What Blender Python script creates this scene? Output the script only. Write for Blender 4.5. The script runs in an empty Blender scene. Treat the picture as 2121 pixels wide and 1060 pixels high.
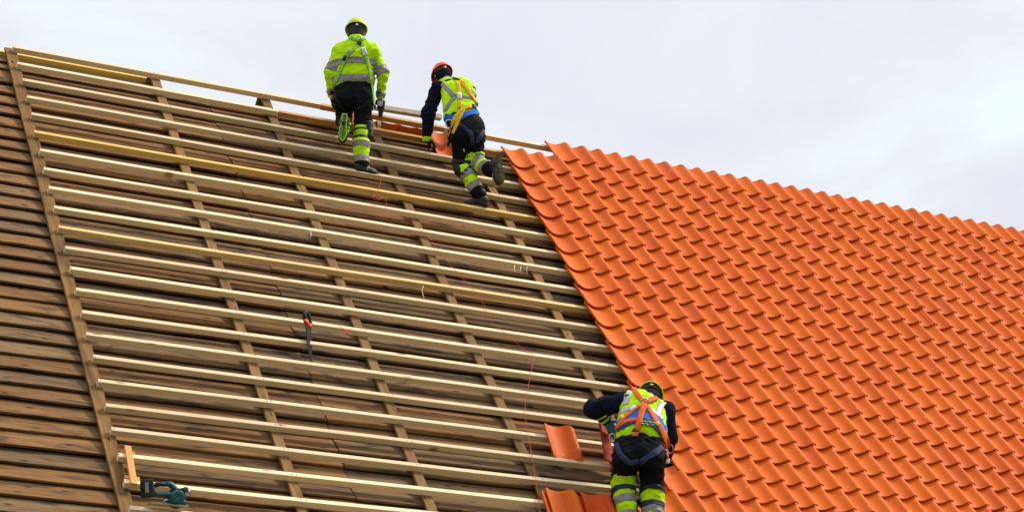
import bpy, bmesh, math, random
import numpy as np
from mathutils import Vector, Matrix
from mathutils.bvhtree import BVHTree
random.seed(7)
SC = bpy.context.scene
COL = SC.collection
rad = math.radians

# ---------------------------------------------------------------- camera
G = 0.34                                   # batten gauge in metres
FPX = 4894.43                              # focal length in pixels of a 2121 px wide frame
U_C = Vector((0.88640108, 0.14395537, 0.43996588))      # roof axes seen from the camera (x right, y down, z forward)
V_C = Vector((0.29028749, 0.56747819, -0.77052039))
N_C = Vector((-0.36059159, 0.8107067, 0.46122484))
T_C = Vector((-15.49616436, -6.53905056, 73.39532983)) * G
UP_C = Vector((0, -0.95041849, 0.31097377))
Y_C = UP_C.cross(U_C)
PITCH = math.asin(-V_C.dot(UP_C))
RIDGE = Vector((0, 0, 11.7))               # roof origin: left end of the top batten
CV, SV = math.cos(PITCH), math.sin(PITCH)
ROOF = Matrix(((1, 0, 0, 0), (0, -CV, -SV, 0), (0, -SV, CV, 0), (0, 0, 0, 1)))
ROOF = Matrix.Translation(RIDGE) @ Matrix(((1, 0, 0, 0), (0, -CV, -SV, 0), (0, -SV, CV, 0), (0, 0, 0, 1)))
RWC = Matrix((U_C, Y_C, UP_C)).transposed()             # world -> camera rotation
CAMPOS = RIDGE + RWC.transposed() @ (-T_C)
FLIP = Matrix(((1, 0, 0), (0, -1, 0), (0, 0, -1)))
cam_data = bpy.data.cameras.new('camera')
cam = bpy.data.objects.new('camera', cam_data); COL.objects.link(cam)
cam_data.sensor_width = 36; cam_data.lens = FPX / 2121 * 36
cam_data.clip_start = 0.5; cam_data.clip_end = 5000
cam.matrix_world = Matrix.Translation(CAMPOS) @ (FLIP @ RWC).transposed().to_4x4()
SC.camera = cam
HEAD = (RWC.transposed() @ Vector((0, 0, 1))); HEAD.z = 0; HEAD.normalize()
SIDE = HEAD.cross(Vector((0, 0, 1)))                    # horizontal, to the right of the view

def ray(x, y):
    return (RWC.transposed() @ Vector(((x - 1060.5) / FPX, (y - 530) / FPX, 1))).normalized()
def roofpt(x, y, n=0.0):                   # (U, V) where the sight line through a pixel meets the roof plane at height n
    d = ROOF.to_3x3().transposed() @ ray(x, y); o = ROOF.inverted() @ CAMPOS
    s = (n - o.z) / d.z
    p = o + s * d
    return p.x, p.y
def R3(u, v, n=0.0): return ROOF @ Vector((u, v, n))
def at(x, y, ref, d):                      # world point on the sight line, d metres beyond the upright plane through ref
    r = ray(x, y)
    s = ((ref - CAMPOS).dot(HEAD) + d) / r.dot(HEAD)
    return CAMPOS + s * r

# ---------------------------------------------------------------- sky, sun, exposure
SUNDIR = Vector((0.66, -0.14, 0.72)).normalized()
world = bpy.data.worlds.new('World'); SC.world = world; world.use_nodes = True
wn = world.node_tree; wn.nodes.clear()
def N(tree, kind, **kw):
    n = tree.nodes.new(kind)
    for k, v in kw.items():
        if k.startswith('i_'):
            key = k[2:]; key = int(key) if key.isdigit() else key.replace('_', ' ')
            n.inputs[key].default_value = v
        else: setattr(n, k, v)
    return n
sky = N(wn, 'ShaderNodeTexSky', sky_type='NISHITA', sun_disc=False)
sky.sun_elevation = math.asin(SUNDIR.z); sky.sun_rotation = math.atan2(SUNDIR.x, SUNDIR.y)
sky.air_density = 1.0; sky.dust_density = 2.0
bg1 = N(wn, 'ShaderNodeBackground'); bg1.inputs[1].default_value = 0.10
wn.links.new(sky.outputs[0], bg1.inputs[0])
tc = N(wn, 'ShaderNodeTexCoord')
mp = N(wn, 'ShaderNodeMapping'); mp.inputs['Scale'].default_value = (1, 1, 2.2); mp.inputs['Rotation'].default_value = (0.0, 0.35, 0.6)
wn.links.new(tc.outputs['Generated'], mp.inputs[0])
nz = N(wn, 'ShaderNodeTexNoise', i_Scale=5.5, i_Detail=8.0, i_Roughness=0.55, i_Distortion=0.5)
wn.links.new(mp.outputs[0], nz.inputs['Vector'])
rc = N(wn, 'ShaderNodeValToRGB')           # cloud colour: lilac grey bellies to thin bright veil
e = rc.color_ramp.elements
e[0].position = 0.32; e[0].color = (0.75, 0.77, 0.865, 1)
e[1].position = 0.60; e[1].color = (0.86, 0.945, 1.0, 1)
m = rc.color_ramp.elements.new(0.47); m.color = (0.815, 0.835, 0.89, 1)
wn.links.new(nz.outputs[0], rc.inputs[0])
bg2 = N(wn, 'ShaderNodeBackground')
sx = N(wn, 'ShaderNodeSeparateXYZ'); wn.links.new(tc.outputs['Generated'], sx.inputs[0])
lum = N(wn, 'ShaderNodeValToRGB'); wn.links.new(sx.outputs[2], lum.inputs[0])       # overcast sky: dim at the horizon, brightest overhead
le = lum.color_ramp.elements; le[0].position = 0.0; le[0].color = (0.05, 0.05, 0.05, 1); le[1].position = 1.0; le[1].color = (0.82, 0.82, 0.82, 1)
for p_, c_ in ((0.08, 0.09), (0.17, 0.34), (0.27, 0.50), (0.50, 0.54)):
    q_ = lum.color_ramp.elements.new(p_); q_.color = (c_, c_, c_, 1)
lm2 = N(wn, 'ShaderNodeMath', operation='MULTIPLY', i_1=2.06); wn.links.new(lum.outputs[0], lm2.inputs[0]); wn.links.new(lm2.outputs[0], bg2.inputs[1])
wn.links.new(rc.outputs[0], bg2.inputs[0])
mx = N(wn, 'ShaderNodeMixShader'); mx.inputs[0].default_value = 0.96        # nearly closed cloud cover over the clear sky
wn.links.new(bg1.outputs[0], mx.inputs[1]); wn.links.new(bg2.outputs[0], mx.inputs[2])
wo = N(wn, 'ShaderNodeOutputWorld'); wn.links.new(mx.outputs[0], wo.inputs[0])
sl = bpy.data.lights.new('sun', 'SUN'); sl.energy = 3.6; sl.angle = rad(11); sl.color = (1, 0.915, 0.77)
so = bpy.data.objects.new('sun', sl); COL.objects.link(so)
so.rotation_euler = SUNDIR.to_track_quat('Z', 'Y').to_euler(); so.location = (20, -10, 40)
SC.view_settings.view_transform = 'Standard'; SC.view_settings.look = 'None'
SC.view_settings.exposure = 0.0; SC.view_settings.gamma = 1.0

# ---------------------------------------------------------------- object helpers
def tag(o, label=None, cat=None, group=None, kind=None):
    for k, v in (('label', label), ('category', cat), ('group', group), ('kind', kind)):
        if v: o[k] = v
    return o
def link(name, me, mats, parent=None, mw=None):
    o = bpy.data.objects.new(name, me); COL.objects.link(o)
    for mt in (mats if isinstance(mats, (list, tuple)) else [mats]): me.materials.append(mt)
    if parent is not None:
        o.parent = parent
        o.matrix_parent_inverse = Matrix.Identity(4)
        if mw is not None: o.matrix_world = mw
    elif mw is not None: o.matrix_world = mw
    return o
def empty(name, mw, label, cat, group=None):
    o = bpy.data.objects.new(name, None); COL.objects.link(o); o.matrix_world = mw
    o.empty_display_size = 0.2
    return tag(o, label, cat, group)
def rel(mw_parent, mw): return mw_parent.inverted() @ mw
def pydata(name, v, f, smooth=False, mi=None):
    me = bpy.data.meshes.new(name); me.from_pydata([tuple(p) for p in v], [], f); me.update()
    if smooth: me.polygons.foreach_set('use_smooth', [True] * len(me.polygons))
    if mi is not None: me.polygons.foreach_set('material_index', mi)
    return me
def bm_mesh(name, bm, smooth=False):
    me = bpy.data.meshes.new(name); bm.to_mesh(me); bm.free()
    if smooth: me.polygons.foreach_set('use_smooth', [True] * len(me.polygons))
    return me
def box(bm, c, s, rot=None, bevel=0.0, mi=0):
    r = bmesh.ops.create_cube(bm, size=1)
    M = Matrix.Translation(c) @ (rot.to_4x4() if rot is not None else Matrix.Identity(4)) @ Matrix.Diagonal((*s, 1))
    bmesh.ops.transform(bm, matrix=M, verts=r['verts'])
    fs = list({f for v in r['verts'] for f in v.link_faces})
    if bevel:
        es = list({e for v in r['verts'] for e in v.link_edges})
        b = bmesh.ops.bevel(bm, geom=es, offset=bevel, segments=2, profile=0.6, affect='EDGES')
        fs = b['faces'] + [f for f in fs if f.is_valid]
    for f in fs: f.material_index = mi
    return r
def lathe(bm, prof, M, seg=20, mi=0, cap=True):      # prof: (radius, height) pairs, turned round the z axis of M
    rings = []
    for r, h in prof:
        rings.append([bm.verts.new(M @ Vector((r * math.cos(2 * math.pi * i / seg), r * math.sin(2 * math.pi * i / seg), h))) for i in range(seg)])
    for a, b in zip(rings, rings[1:]):
        for i in range(seg):
            f = bm.faces.new((a[i], a[(i + 1) % seg], b[(i + 1) % seg], b[i])); f.material_index = mi; f.smooth = True
    if cap:
        for ring, rev in ((rings[0], True), (rings[-1], False)):
            f = bm.faces.new(ring[::-1] if rev else ring); f.material_index = mi
def tube(bm, pts, r, seg=8, mi=0, closed=False):
    pts = [Vector(p) for p in pts]; n = len(pts); rings = []
    rr = r if isinstance(r, (list, tuple)) else [r] * n
    up = Vector((0.12, 0.31, 0.94))
    for i, p in enumerate(pts):
        a = pts[(i - 1) % n] if (closed or i) else p; b = pts[(i + 1) % n] if (closed or i < n - 1) else p
        t = (b - a).normalized(); x = t.cross(up)
        if x.length < 1e-3: x = t.cross(Vector((1, 0, 0)))
        x.normalize(); y = x.cross(t)
        rings.append([bm.verts.new(p + rr[i] * (math.cos(2 * math.pi * k / seg) * x + math.sin(2 * math.pi * k / seg) * y)) for k in range(seg)])
    for i in range(n if closed else n - 1):
        a, b = rings[i], rings[(i + 1) % n]
        for k in range(seg):
            f = bm.faces.new((a[k], a[(k + 1) % seg], b[(k + 1) % seg], b[k])); f.material_index = mi; f.smooth = True
    if not closed:
        bm.faces.new(rings[0][::-1]).material_index = mi; bm.faces.new(rings[-1]).material_index = mi

# ---------------------------------------------------------------- materials
def mat(name):
    m = bpy.data.materials.new(name); m.use_nodes = True
    t = m.node_tree; b = t.nodes['Principled BSDF']
    return m, t, b
def plain(name, col, rough=0.7, metal=0.0, spec=0.4, var=0.12, scale=18.0, bump=0.15, bscale=60.0):
    m, t, b = mat(name)
    b.inputs['Roughness'].default_value = rough; b.inputs['Metallic'].default_value = metal
    b.inputs['Specular IOR Level'].default_value = spec
    tcn = N(t, 'ShaderNodeTexCoord')
    n1 = N(t, 'ShaderNodeTexNoise', i_Scale=scale, i_Detail=4.0)
    t.links.new(tcn.outputs['Object'], n1.inputs['Vector'])
    r = N(t, 'ShaderNodeValToRGB')
    r.color_ramp.elements[0].position = 0.3; r.color_ramp.elements[1].position = 0.7
    r.color_ramp.elements[0].color = (*[c * (1 - var) for c in col], 1); r.color_ramp.elements[1].color = (*[min(1, c * (1 + var)) for c in col], 1)
    t.links.new(n1.outputs[0], r.inputs[0]); t.links.new(r.outputs[0], b.inputs['Base Color'])
    if bump:
        n2 = N(t, 'ShaderNodeTexNoise', i_Scale=bscale, i_Detail=3.0); t.links.new(tcn.outputs['Object'], n2.inputs['Vector'])
        bp = N(t, 'ShaderNodeBump', i_Strength=bump, i_Distance=0.01); t.links.new(n2.outputs[0], bp.inputs['Height']); t.links.new(bp.outputs[0], b.inputs['Normal'])
    return m
def wood(name, ramp, grain=(1.2, 26, 26), knot=(3.2, 16, 16), knot_col=(0.05, 0.025, 0.012), knot_amt=0.85, stain=None, stain_scale=(1.3, 5, 5), rough=0.8, bump=0.35, knot_r=0.16, fine=0.5):
    """Sawn wood, the board's length along the object's x axis; every object takes its own piece of the pattern."""
    m, t, b = mat(name); L = t.links.new
    b.inputs['Roughness'].default_value = rough; b.inputs['Specular IOR Level'].default_value = 0.25
    tcn = N(t, 'ShaderNodeTexCoord'); oi = N(t, 'ShaderNodeObjectInfo')
    ml = N(t, 'ShaderNodeVectorMath', operation='SCALE'); ml.inputs[0].default_value = (37.0, 11.0, 5.0); L(oi.outputs['Random'], ml.inputs['Scale'])
    ad = N(t, 'ShaderNodeVectorMath', operation='ADD'); L(tcn.outputs['Object'], ad.inputs[0]); L(ml.outputs[0], ad.inputs[1])
    def sc(v):
        s = N(t, 'ShaderNodeVectorMath', operation='MULTIPLY'); s.inputs[1].default_value = v; L(ad.outputs[0], s.inputs[0]); return s.outputs[0]
    g1 = N(t, 'ShaderNodeTexNoise', i_Scale=1.0, i_Detail=5.0, i_Roughness=0.62, i_Distortion=0.35); L(sc(grain), g1.inputs['Vector'])
    g2 = N(t, 'ShaderNodeTexNoise', i_Scale=1.0, i_Detail=4.0, i_Roughness=0.6, i_Distortion=0.2); L(sc(tuple(v * 5 for v in grain)), g2.inputs['Vector'])
    mixf = N(t, 'ShaderNodeMix', data_type='FLOAT', i_0=fine * 0.6); L(g1.outputs[0], mixf.inputs[2]); L(g2.outputs[0], mixf.inputs[3])
    rp = N(t, 'ShaderNodeValToRGB'); L(mixf.outputs[0], rp.inputs[0])
    el = rp.color_ramp.elements
    for i, (p, c) in enumerate(ramp):
        q = el[i] if i < 2 else el.new(p)
        q.position = p; q.color = (*c, 1)
    col = rp.outputs[0]
    # each piece a little lighter or darker
    hv = N(t, 'ShaderNodeHueSaturation'); mr = N(t, 'ShaderNodeMapRange', i_3=0.82, i_4=1.14); L(oi.outputs['Random'], mr.inputs[0])
    L(mr.outputs[0], hv.inputs['Value']); L(col, hv.inputs['Color']); col = hv.outputs[0]
    if stain:
        s1 = N(t, 'ShaderNodeTexNoise', i_Scale=1.0, i_Detail=5.0, i_Roughness=0.6, i_Distortion=0.6); L(sc(stain_scale), s1.inputs['Vector'])
        sm = N(t, 'ShaderNodeMapRange', i_1=0.50, i_2=0.68); L(s1.outputs[0], sm.inputs[0])
        mxs = N(t, 'ShaderNodeMix', data_type='RGBA'); sa = N(t, 'ShaderNodeMath', operation='MULTIPLY', i_1=stain[1]); L(sm.outputs[0], sa.inputs[0])
        L(sa.outputs[0], mxs.inputs[0]); L(col, mxs.inputs[6]); mxs.inputs[7].default_value = (*stain[0], 1); col = mxs.outputs[2]
    vo = N(t, 'ShaderNodeTexVoronoi', feature='F1', i_Scale=1.0, i_Randomness=1.0); L(sc(knot), vo.inputs['Vector'])
    km = N(t, 'ShaderNodeMapRange', i_1=knot_r, i_2=knot_r * 0.35); L(vo.outputs['Distance'], km.inputs[0])
    ka = N(t, 'ShaderNodeMath', operation='MULTIPLY', i_1=knot_amt); L(km.outputs[0], ka.inputs[0])
    mk = N(t, 'ShaderNodeMix', data_type='RGBA'); L(ka.outputs[0], mk.inputs[0]); L(col, mk.inputs[6]); mk.inputs[7].default_value = (*knot_col, 1)
    L(mk.outputs[2], b.inputs['Base Color'])
    bp = N(t, 'ShaderNodeBump', i_Strength=bump, i_Distance=0.006); L(mixf.outputs[0], bp.inputs['Height']); L(bp.outputs[0], b.inputs['Normal'])
    return m
M_PINE = wood('fresh_pine', [(0.25, (0.72, 0.4972, 0.2661)), (0.52, (0.84, 0.6435, 0.4209)), (0.8, (0.88, 0.7215, 0.5080))], grain=(0.9, 34, 34), knot=(1.7, 9, 2), knot_col=(0.26, 0.115, 0.035), knot_amt=0.95, knot_r=0.13, bump=0.15)
M_PINEY = wood('yellow_pine', [(0.25, (0.58, 0.33, 0.075)), (0.55, (0.78, 0.52, 0.17)), (0.85, (0.82, 0.62, 0.28))], grain=(0.9, 24, 24), knot=(1.7, 9, 2), knot_col=(0.28, 0.12, 0.035), knot_amt=0.9, knot_r=0.13, bump=0.15)
M_PINEW = wood('warm_pine', [(0.25, (0.54, 0.34, 0.12)), (0.55, (0.76, 0.55, 0.26)), (0.85, (0.80, 0.64, 0.36))], grain=(0.9, 24, 24), knot=(1.7, 9, 2), knot_col=(0.28, 0.12, 0.035), knot_amt=0.9, knot_r=0.13, bump=0.15)
M_PINEO = wood('tile_dusted_pine', [(0.25, (0.58, 0.26, 0.08)), (0.55, (0.70, 0.40, 0.15)), (0.85, (0.78, 0.58, 0.30))], grain=(1.1, 24, 24), knot=(2.2, 9, 9), knot_col=(0.26, 0.11, 0.03), knot_amt=0.8, knot_r=0.12, stain=((0.30, 0.13, 0.045), 0.6), stain_scale=(2.5, 9, 9), bump=0.15)
CBK = dict(knot=(3.0, 9, 0.6), knot_col=(0.03, 0.014, 0.006), knot_amt=0.95, knot_r=0.15, rough=0.88, bump=0.4)
M_CB = wood('counter_batten_wood', [(0.25, (0.13, 0.0632, 0.0200)), (0.5, (0.25, 0.1348, 0.0473)), (0.75, (0.37, 0.2185, 0.0910))], grain=(1.6, 32, 32), stain=((0.075, 0.042, 0.02), 0.6), **CBK)
M_EDGE = wood('edge_board_wood', [(0.25, (0.11, 0.0512, 0.0146)), (0.5, (0.20, 0.1023, 0.0309)), (0.75, (0.30, 0.1628, 0.0564))], grain=(1.6, 30, 30), stain=((0.04, 0.024, 0.013), 0.75), **CBK)
BK = dict(knot=(3.2, 8.5, 0.4), knot_col=(0.022, 0.010, 0.005), knot_amt=0.95, knot_r=0.17, rough=0.9, bump=0.6, fine=0.75)
M_BOARD = wood('weathered_board', [(0.24, (0.055, 0.0228, 0.0071)), (0.46, (0.20, 0.0937, 0.0310)), (0.72, (0.34, 0.1865, 0.0761))], grain=(1.5, 38, 38), stain=((0.030, 0.022, 0.017), 0.85), stain_scale=(2.2, 9, 9), **BK)
M_BOARDG = wood('greyed_board', [(0.24, (0.050, 0.0251, 0.0109)), (0.46, (0.175, 0.0977, 0.0428)), (0.72, (0.32, 0.2000, 0.1046))], grain=(1.5, 38, 38), stain=((0.026, 0.021, 0.018), 0.9), stain_scale=(2.6, 10, 10), **BK)
M_PINEG = wood('greyed_pine', [(0.25, (0.34, 0.26, 0.17)), (0.55, (0.50, 0.41, 0.30)), (0.8, (0.62, 0.53, 0.42))], grain=(0.9, 24, 24), knot_amt=0.5)
M_JIG = wood('orange_wood', [(0.25, (0.44, 0.16, 0.04)), (0.55, (0.62, 0.28, 0.085)), (0.8, (0.72, 0.38, 0.14))], grain=(1.4, 24, 24), knot_amt=0.6)

def clay(name, base, dark):
    m, t, b = mat(name); L = t.links.new
    b.inputs['Roughness'].default_value = 0.55; b.inputs['Specular IOR Level'].default_value = 0.14
    tcn = N(t, 'ShaderNodeTexCoord'); ge = N(t, 'ShaderNodeNewGeometry'); oi = N(t, 'ShaderNodeObjectInfo')
    n1 = N(t, 'ShaderNodeTexNoise', i_Scale=7.0, i_Detail=5.0, i_Roughness=0.6); L(tcn.outputs['Object'], n1.inputs['Vector'])
    ri = N(t, 'ShaderNodeMath', operation='ADD'); L(ge.outputs['Random Per Island'], ri.inputs[0]); L(oi.outputs['Random'], ri.inputs[1])
    fr = N(t, 'ShaderNodeMath', operation='FRACT'); L(ri.outputs[0], fr.inputs[0])
    pw = N(t, 'ShaderNodeMath', operation='POWER', i_1=2.2); L(fr.outputs[0], pw.inputs[0])
    a = N(t, 'ShaderNodeMath', operation='MULTIPLY_ADD', i_1=0.75, i_2=-0.12); L(n1.outputs[0], a.inputs[0])
    a2 = N(t, 'ShaderNodeMath', operation='MULTIPLY_ADD', i_1=0.62); L(pw.outputs[0], a2.inputs[0]); L(a.outputs[0], a2.inputs[2])
    mx = N(t, 'ShaderNodeMix', data_type='RGBA', clamp_factor=True); L(a2.outputs[0], mx.inputs[0])
    mx.inputs[6].default_value = (*base, 1); mx.inputs[7].default_value = (*dark, 1)
    # a few dark pinholes and pale scuffs
    v1 = N(t, 'ShaderNodeTexVoronoi', i_Scale=34.0); L(tcn.outputs['Object'], v1.inputs['Vector'])
    k1 = N(t, 'ShaderNodeMapRange', i_1=0.13, i_2=0.06); L(v1.outputs['Distance'], k1.inputs[0])
    n3 = N(t, 'ShaderNodeTexNoise', i_Scale=5.0); L(tcn.outputs['Object'], n3.inputs['Vector'])
    k2 = N(t, 'ShaderNodeMapRange', i_1=0.5, i_2=0.62); L(n3.outputs[0], k2.inputs[0])
    k3 = N(t, 'ShaderNodeMath', operation='MULTIPLY'); L(k1.outputs[0], k3.inputs[0]); L(k2.outputs[0], k3.inputs[1])
    k4 = N(t, 'ShaderNodeMath', operation='MULTIPLY', i_1=0.6); L(k3.outputs[0], k4.inputs[0])
    m2 = N(t, 'ShaderNodeMix', data_type='RGBA'); L(k4.outputs[0], m2.inputs[0]); L(mx.outputs[2], m2.inputs[6]); m2.inputs[7].default_value = (*[c * 0.35 for c in dark], 1)
    v2 = N(t, 'ShaderNodeTexVoronoi', i_Scale=6.5); L(tcn.outputs['Object'], v2.inputs['Vector'])
    p1 = N(t, 'ShaderNodeMapRange', i_1=0.095, i_2=0.03); L(v2.outputs['Distance'], p1.inputs[0])
    p2 = N(t, 'ShaderNodeMath', operation='MULTIPLY', i_1=0.45); L(p1.outputs[0], p2.inputs[0])
    m3 = N(t, 'ShaderNodeMix', data_type='RGBA'); L(p2.outputs[0], m3.inputs[0]); L(m2.outputs[2], m3.inputs[6]); m3.inputs[7].default_value = (0.86, 0.55, 0.36, 1)
    L(m3.outputs[2], b.inputs['Base Color'])
    n4 = N(t, 'ShaderNodeTexNoise', i_Scale=45.0, i_Detail=3.0); L(tcn.outputs['Object'], n4.inputs['Vector'])
    bp = N(t, 'ShaderNodeBump', i_Strength=0.12, i_Distance=0.006); L(n4.outputs[0], bp.inputs['Height']); L(bp.outputs[0], b.inputs['Normal'])
    return m
M_TILE = clay('orange_clay', (0.72, 0.140, 0.004), (0.57, 0.084, 0.005))
M_STEEL = plain('steel', (0.55, 0.56, 0.58), rough=0.3, metal=0.9, bump=0)

# ================================================================= the setting
def ground():
    bm = bmesh.new(); bmesh.ops.create_grid(bm, x_segments=2, y_segments=2, size=1500)
    return tag(link('ground', bm_mesh('ground', bm), plain('ground_grass', (0.07, 0.09, 0.035), rough=0.95, scale=0.4, var=0.4, bump=0)), kind='structure')
ground()

def roof_mesh_obj(name, v, f, mats, org, parent=None, smooth=False, mi=None):
    """Mesh given in roof coordinates (U, V, N) relative to org, placed on the roof."""
    me = pydata(name, v, f, smooth, mi)
    mw = ROOF @ Matrix.Translation(org)
    if parent is None: return link(name, me, mats, None, mw)
    o = link(name, me, mats, parent); o.matrix_basis = parent.matrix_basis.inverted() @ mw
    return o

def bar(length, w, h, segs, rng, bow=0.004, twist=0.02, bev=0.003, along='U'):
    """A sawn bar: length along x, width w along y (0..w), thickness h along z (-h..0), slightly bowed and twisted."""
    prof = [(bev, 0), (w - bev, 0), (w, -bev), (w, -h + bev), (w - bev, -h), (bev, -h), (0, -h + bev), (0, -bev)]
    v, f = [], []
    p1, p2, p3 = (rng.uniform(0, 6.28) for _ in range(3))
    for i in range(segs + 1):
        x = length * i / segs; q = x * 1.1
        dy = bow * math.sin(q * 0.9 + p1) + 0.4 * bow * math.sin(q * 2.3 + p2); dz = 0.6 * bow * math.sin(q * 1.1 + p3)
        a = twist * math.sin(q * 0.5 + p2)
        for (y, z) in prof:
            yy, zz = y - w / 2, z + h / 2
            v.append((x, w / 2 + dy + yy * math.cos(a) - zz * math.sin(a), -h / 2 + dz + yy * math.sin(a) + zz * math.cos(a)))
    n = len(prof)
    for i in range(segs):
        for k in range(n):
            f.append((i * n + k, i * n + (k + 1) % n, (i + 1) * n + (k + 1) % n, (i + 1) * n + k))
    f.append(tuple(range(n - 1, -1, -1))); f.append(tuple(segs * n + k for k in range(n)))
    # outward faces: flip so that normals point out
    f = [tuple(reversed(q)) for q in f]
    return v, f

TB = 0.062            # batten thickness
CBT = 0.028           # counter batten thickness
NB = -TB - CBT        # underside of counter battens: where the boards' lower lips stand
UJ = 2.18             # butt joint of the boards
UR = 6.7              # end of the open boarding, under the tiles
VB0, VBD = 0.637, 0.2173

# ---- old weatherboarding
boarding = empty('roof_boarding', ROOF.copy(), 'old dark brown weatherboarding left bare on the roof under the new battens', 'roof boarding')
def board(u0, u1, vlow, width, rng, m):
    T = 0.024 if u0 < 0 else 0.027; SG = max(2, int((u1 - u0) / 0.25))
    lip = NB - rng.uniform(0.0, 0.012); tilt = (0.049 if u0 < 0 else 0.050) + rng.uniform(-0.006, 0.006)
    rnd = rng.uniform(0.004, 0.008) if u0 < 0 else rng.uniform(0.006, 0.022)
    # section through the board: from the covered upper edge to the lower lip, rounded at the lip (waney edge)
    sec = [(-width, -tilt * 1.15), (-width * 0.5, -tilt * 0.5), (-rnd * 2.4, -0.002 - rnd * 0.12), (-rnd * 1.1, -rnd * 0.22), (-rnd * 0.35, -rnd * 0.6), (0, -rnd * 1.3), (0.0, -T), (-width * 0.5, -tilt * 0.5 - T), (-width, -tilt * 1.15 - T)]
    v, f = [], []; p = rng.uniform(0, 6.28); p2 = rng.uniform(0, 6.28); n = len(sec)
    for i in range(SG + 1):
        x = (u1 - u0) * i / SG
        w1 = 0.005 * math.sin(x * 1.3 + p) + 0.003 * math.sin(x * 4.1 + p2); w2 = 0.004 * math.sin(x * 0.8 + p2)
        for k, (a, b) in enumerate(sec): v.append((x, a + (w1 if a > -0.1 else 0), b + w2 * (1 if a > -0.1 else 0)))
    for i in range(SG):
        for k in range(n): f.append((i * n + k, (i + 1) * n + k, (i + 1) * n + (k + 1) % n, i * n + (k + 1) % n))
    f.append(tuple(range(n))); f.append(tuple(SG * n + k for k in range(n - 1, -1, -1)))
    f = [tuple(reversed(q)) for q in f]
    roof_mesh_obj('board', v, f, m, Vector((u0, vlow, lip)), boarding)
rb = random.Random(11)
rows = [(0.345, 0.22), (0.44, 0.26)] + [(VB0 + VBD * k, 0.275) for k in range(0, 35)]
for i, (vl, wd) in enumerate(rows):
    if i == 1: continue
    if i == 2: wd = 0.42
    board(-1.9, UJ - rb.uniform(0.003, 0.007), vl + rb.uniform(-0.006, 0.006), wd, rb, M_BOARD if rb.random() < 0.7 else M_BOARDG)
    board(UJ + rb.uniform(0.003, 0.008), UR, vl + rb.uniform(-0.008, 0.008), wd, rb, M_BOARD if rb.random() < 0.45 else M_BOARDG)

M_BACKING = plain('gap_darkening_backing', (0.012, 0.010, 0.009), rough=.95, spec=.1, var=.3, bump=0)  # added dark sheet behind the boards: blocks the sky so their gaps go dark
bm = bmesh.new(); box(bm, ((UR - 1.9) / 2, 4.13, -.010), (UR + 1.86, 7.98, .02))
lo_ = link('dark_backing', bm_mesh('dark_backing', bm), M_BACKING, boarding); lo_.matrix_basis = Matrix.Translation((0, 0, NB - .125))
board(-1.9, 1.56, 0.205, 0.165, rb, M_BOARDG)
# ---- counter battens, running up the slope
def slope_bar(name, u, v0, v1, w, h, ntop, rng, m, label, cat, group=None):
    v, f = bar(v1 - v0, w, h, 26, rng, bow=0.003, twist=0.012)
    me = pydata(name, v, f)
    # bar's x runs down the slope (V), its y to -U, its z is N
    M = ROOF @ Matrix.Translation((u + w / 2, v0, ntop)) @ Matrix(((0, -1, 0, 0), (1, 0, 0, 0), (0, 0, 1, 0), (0, 0, 0, 1)))
    return tag(link(name, me, m, None, M), label, cat, group)
rc_ = random.Random(5)
slope_bar('edge_board', -0.010, -0.045, 7.95, 0.125, CBT, -TB, rc_, M_EDGE, 'dark stained board running up the slope where the battens start', 'counter batten')
for u, lb in ((1.590, 'narrow brown counter batten nearest the dark edge board, under the pale battens'),
              (2.877, 'brown counter batten running up the slope, passing left of the kneeling worker'),
              (4.118, 'brown counter batten running up between the two upper workers'),
              (5.345, 'brown counter batten closest to the edge of the orange tiles')):
    slope_bar('counter_batten', u, -0.03, 7.95, 0.100, CBT, -TB, rc_, M_CB, lb, 'counter batten', 'counter battens under the pale battens')

# ---- pale tiling battens
ORD = ['topmost', 'second', 'third', 'fourth', 'fifth', 'sixth', 'seventh', 'eighth', 'ninth', 'tenth', 'eleventh', 'twelfth', 'thirteenth', 'fourteenth', 'fifteenth', 'sixteenth',
       'seventeenth', 'eighteenth', 'nineteenth', 'twentieth', 'twenty-first', 'twenty-second', 'lowest']
rbt = random.Random(3)
M_NAILD = plain('nail_head', (0.07, 0.06, 0.055), rough=.5, metal=.6, bump=0)
GB = 'pale battens across the roof'
def batten(k, u0, u1, m_, lab):
    vv = k * G + rbt.uniform(-0.003, 0.003)
    v, f = bar(u1 - u0, 0.049, TB, max(6, int((u1 - u0) * 6)), rbt, bow=0.0035, twist=0.03)
    mi = [0] * len(f)
    for c in (0.0, 1.590, 2.877, 4.118, 5.345):              # nail heads over every counter batten
        for q in (-.022, .020):
            if not u0 + .01 < c + q < u1 - .01: continue
            cx, cy, b = c + q - u0 + rbt.uniform(-.006, .006), .0245 + rbt.uniform(-.010, .010), len(v); zt = max(p[2] for p in v if abs(p[0] - cx) < .2) + .0008
            v += [(cx + .0055 * math.cos(i * math.pi / 4), cy + .0055 * math.sin(i * math.pi / 4), zt) for i in range(8)]; f.append(tuple(range(b, b + 8))); mi.append(1)
    tag(roof_mesh_obj('roof_batten', v, f, [m_, M_NAILD], Vector((u0, vv, 0)), mi=mi), lab, 'batten', GB)
batten(0, 0.0, 3.52, M_PINE, 'pale sawn batten along the top of the roof, left of the yellow jacketed worker')
batten(0, 3.524, 5.06, M_PINEO, 'orange tinged batten along the ridge between the two upper workers')
batten(0, 5.064, 6.55, M_PINE, 'pale sawn batten along the ridge running into the topmost tiles')
batten(1, 0.0, 2.93, M_PINE, 'pale sawn batten, second down from the ridge, starting at the edge board')
batten(1, 2.934, 6.6, M_PINEO, 'orange dusted split batten passing below both upper workers, second down from the ridge')
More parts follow.
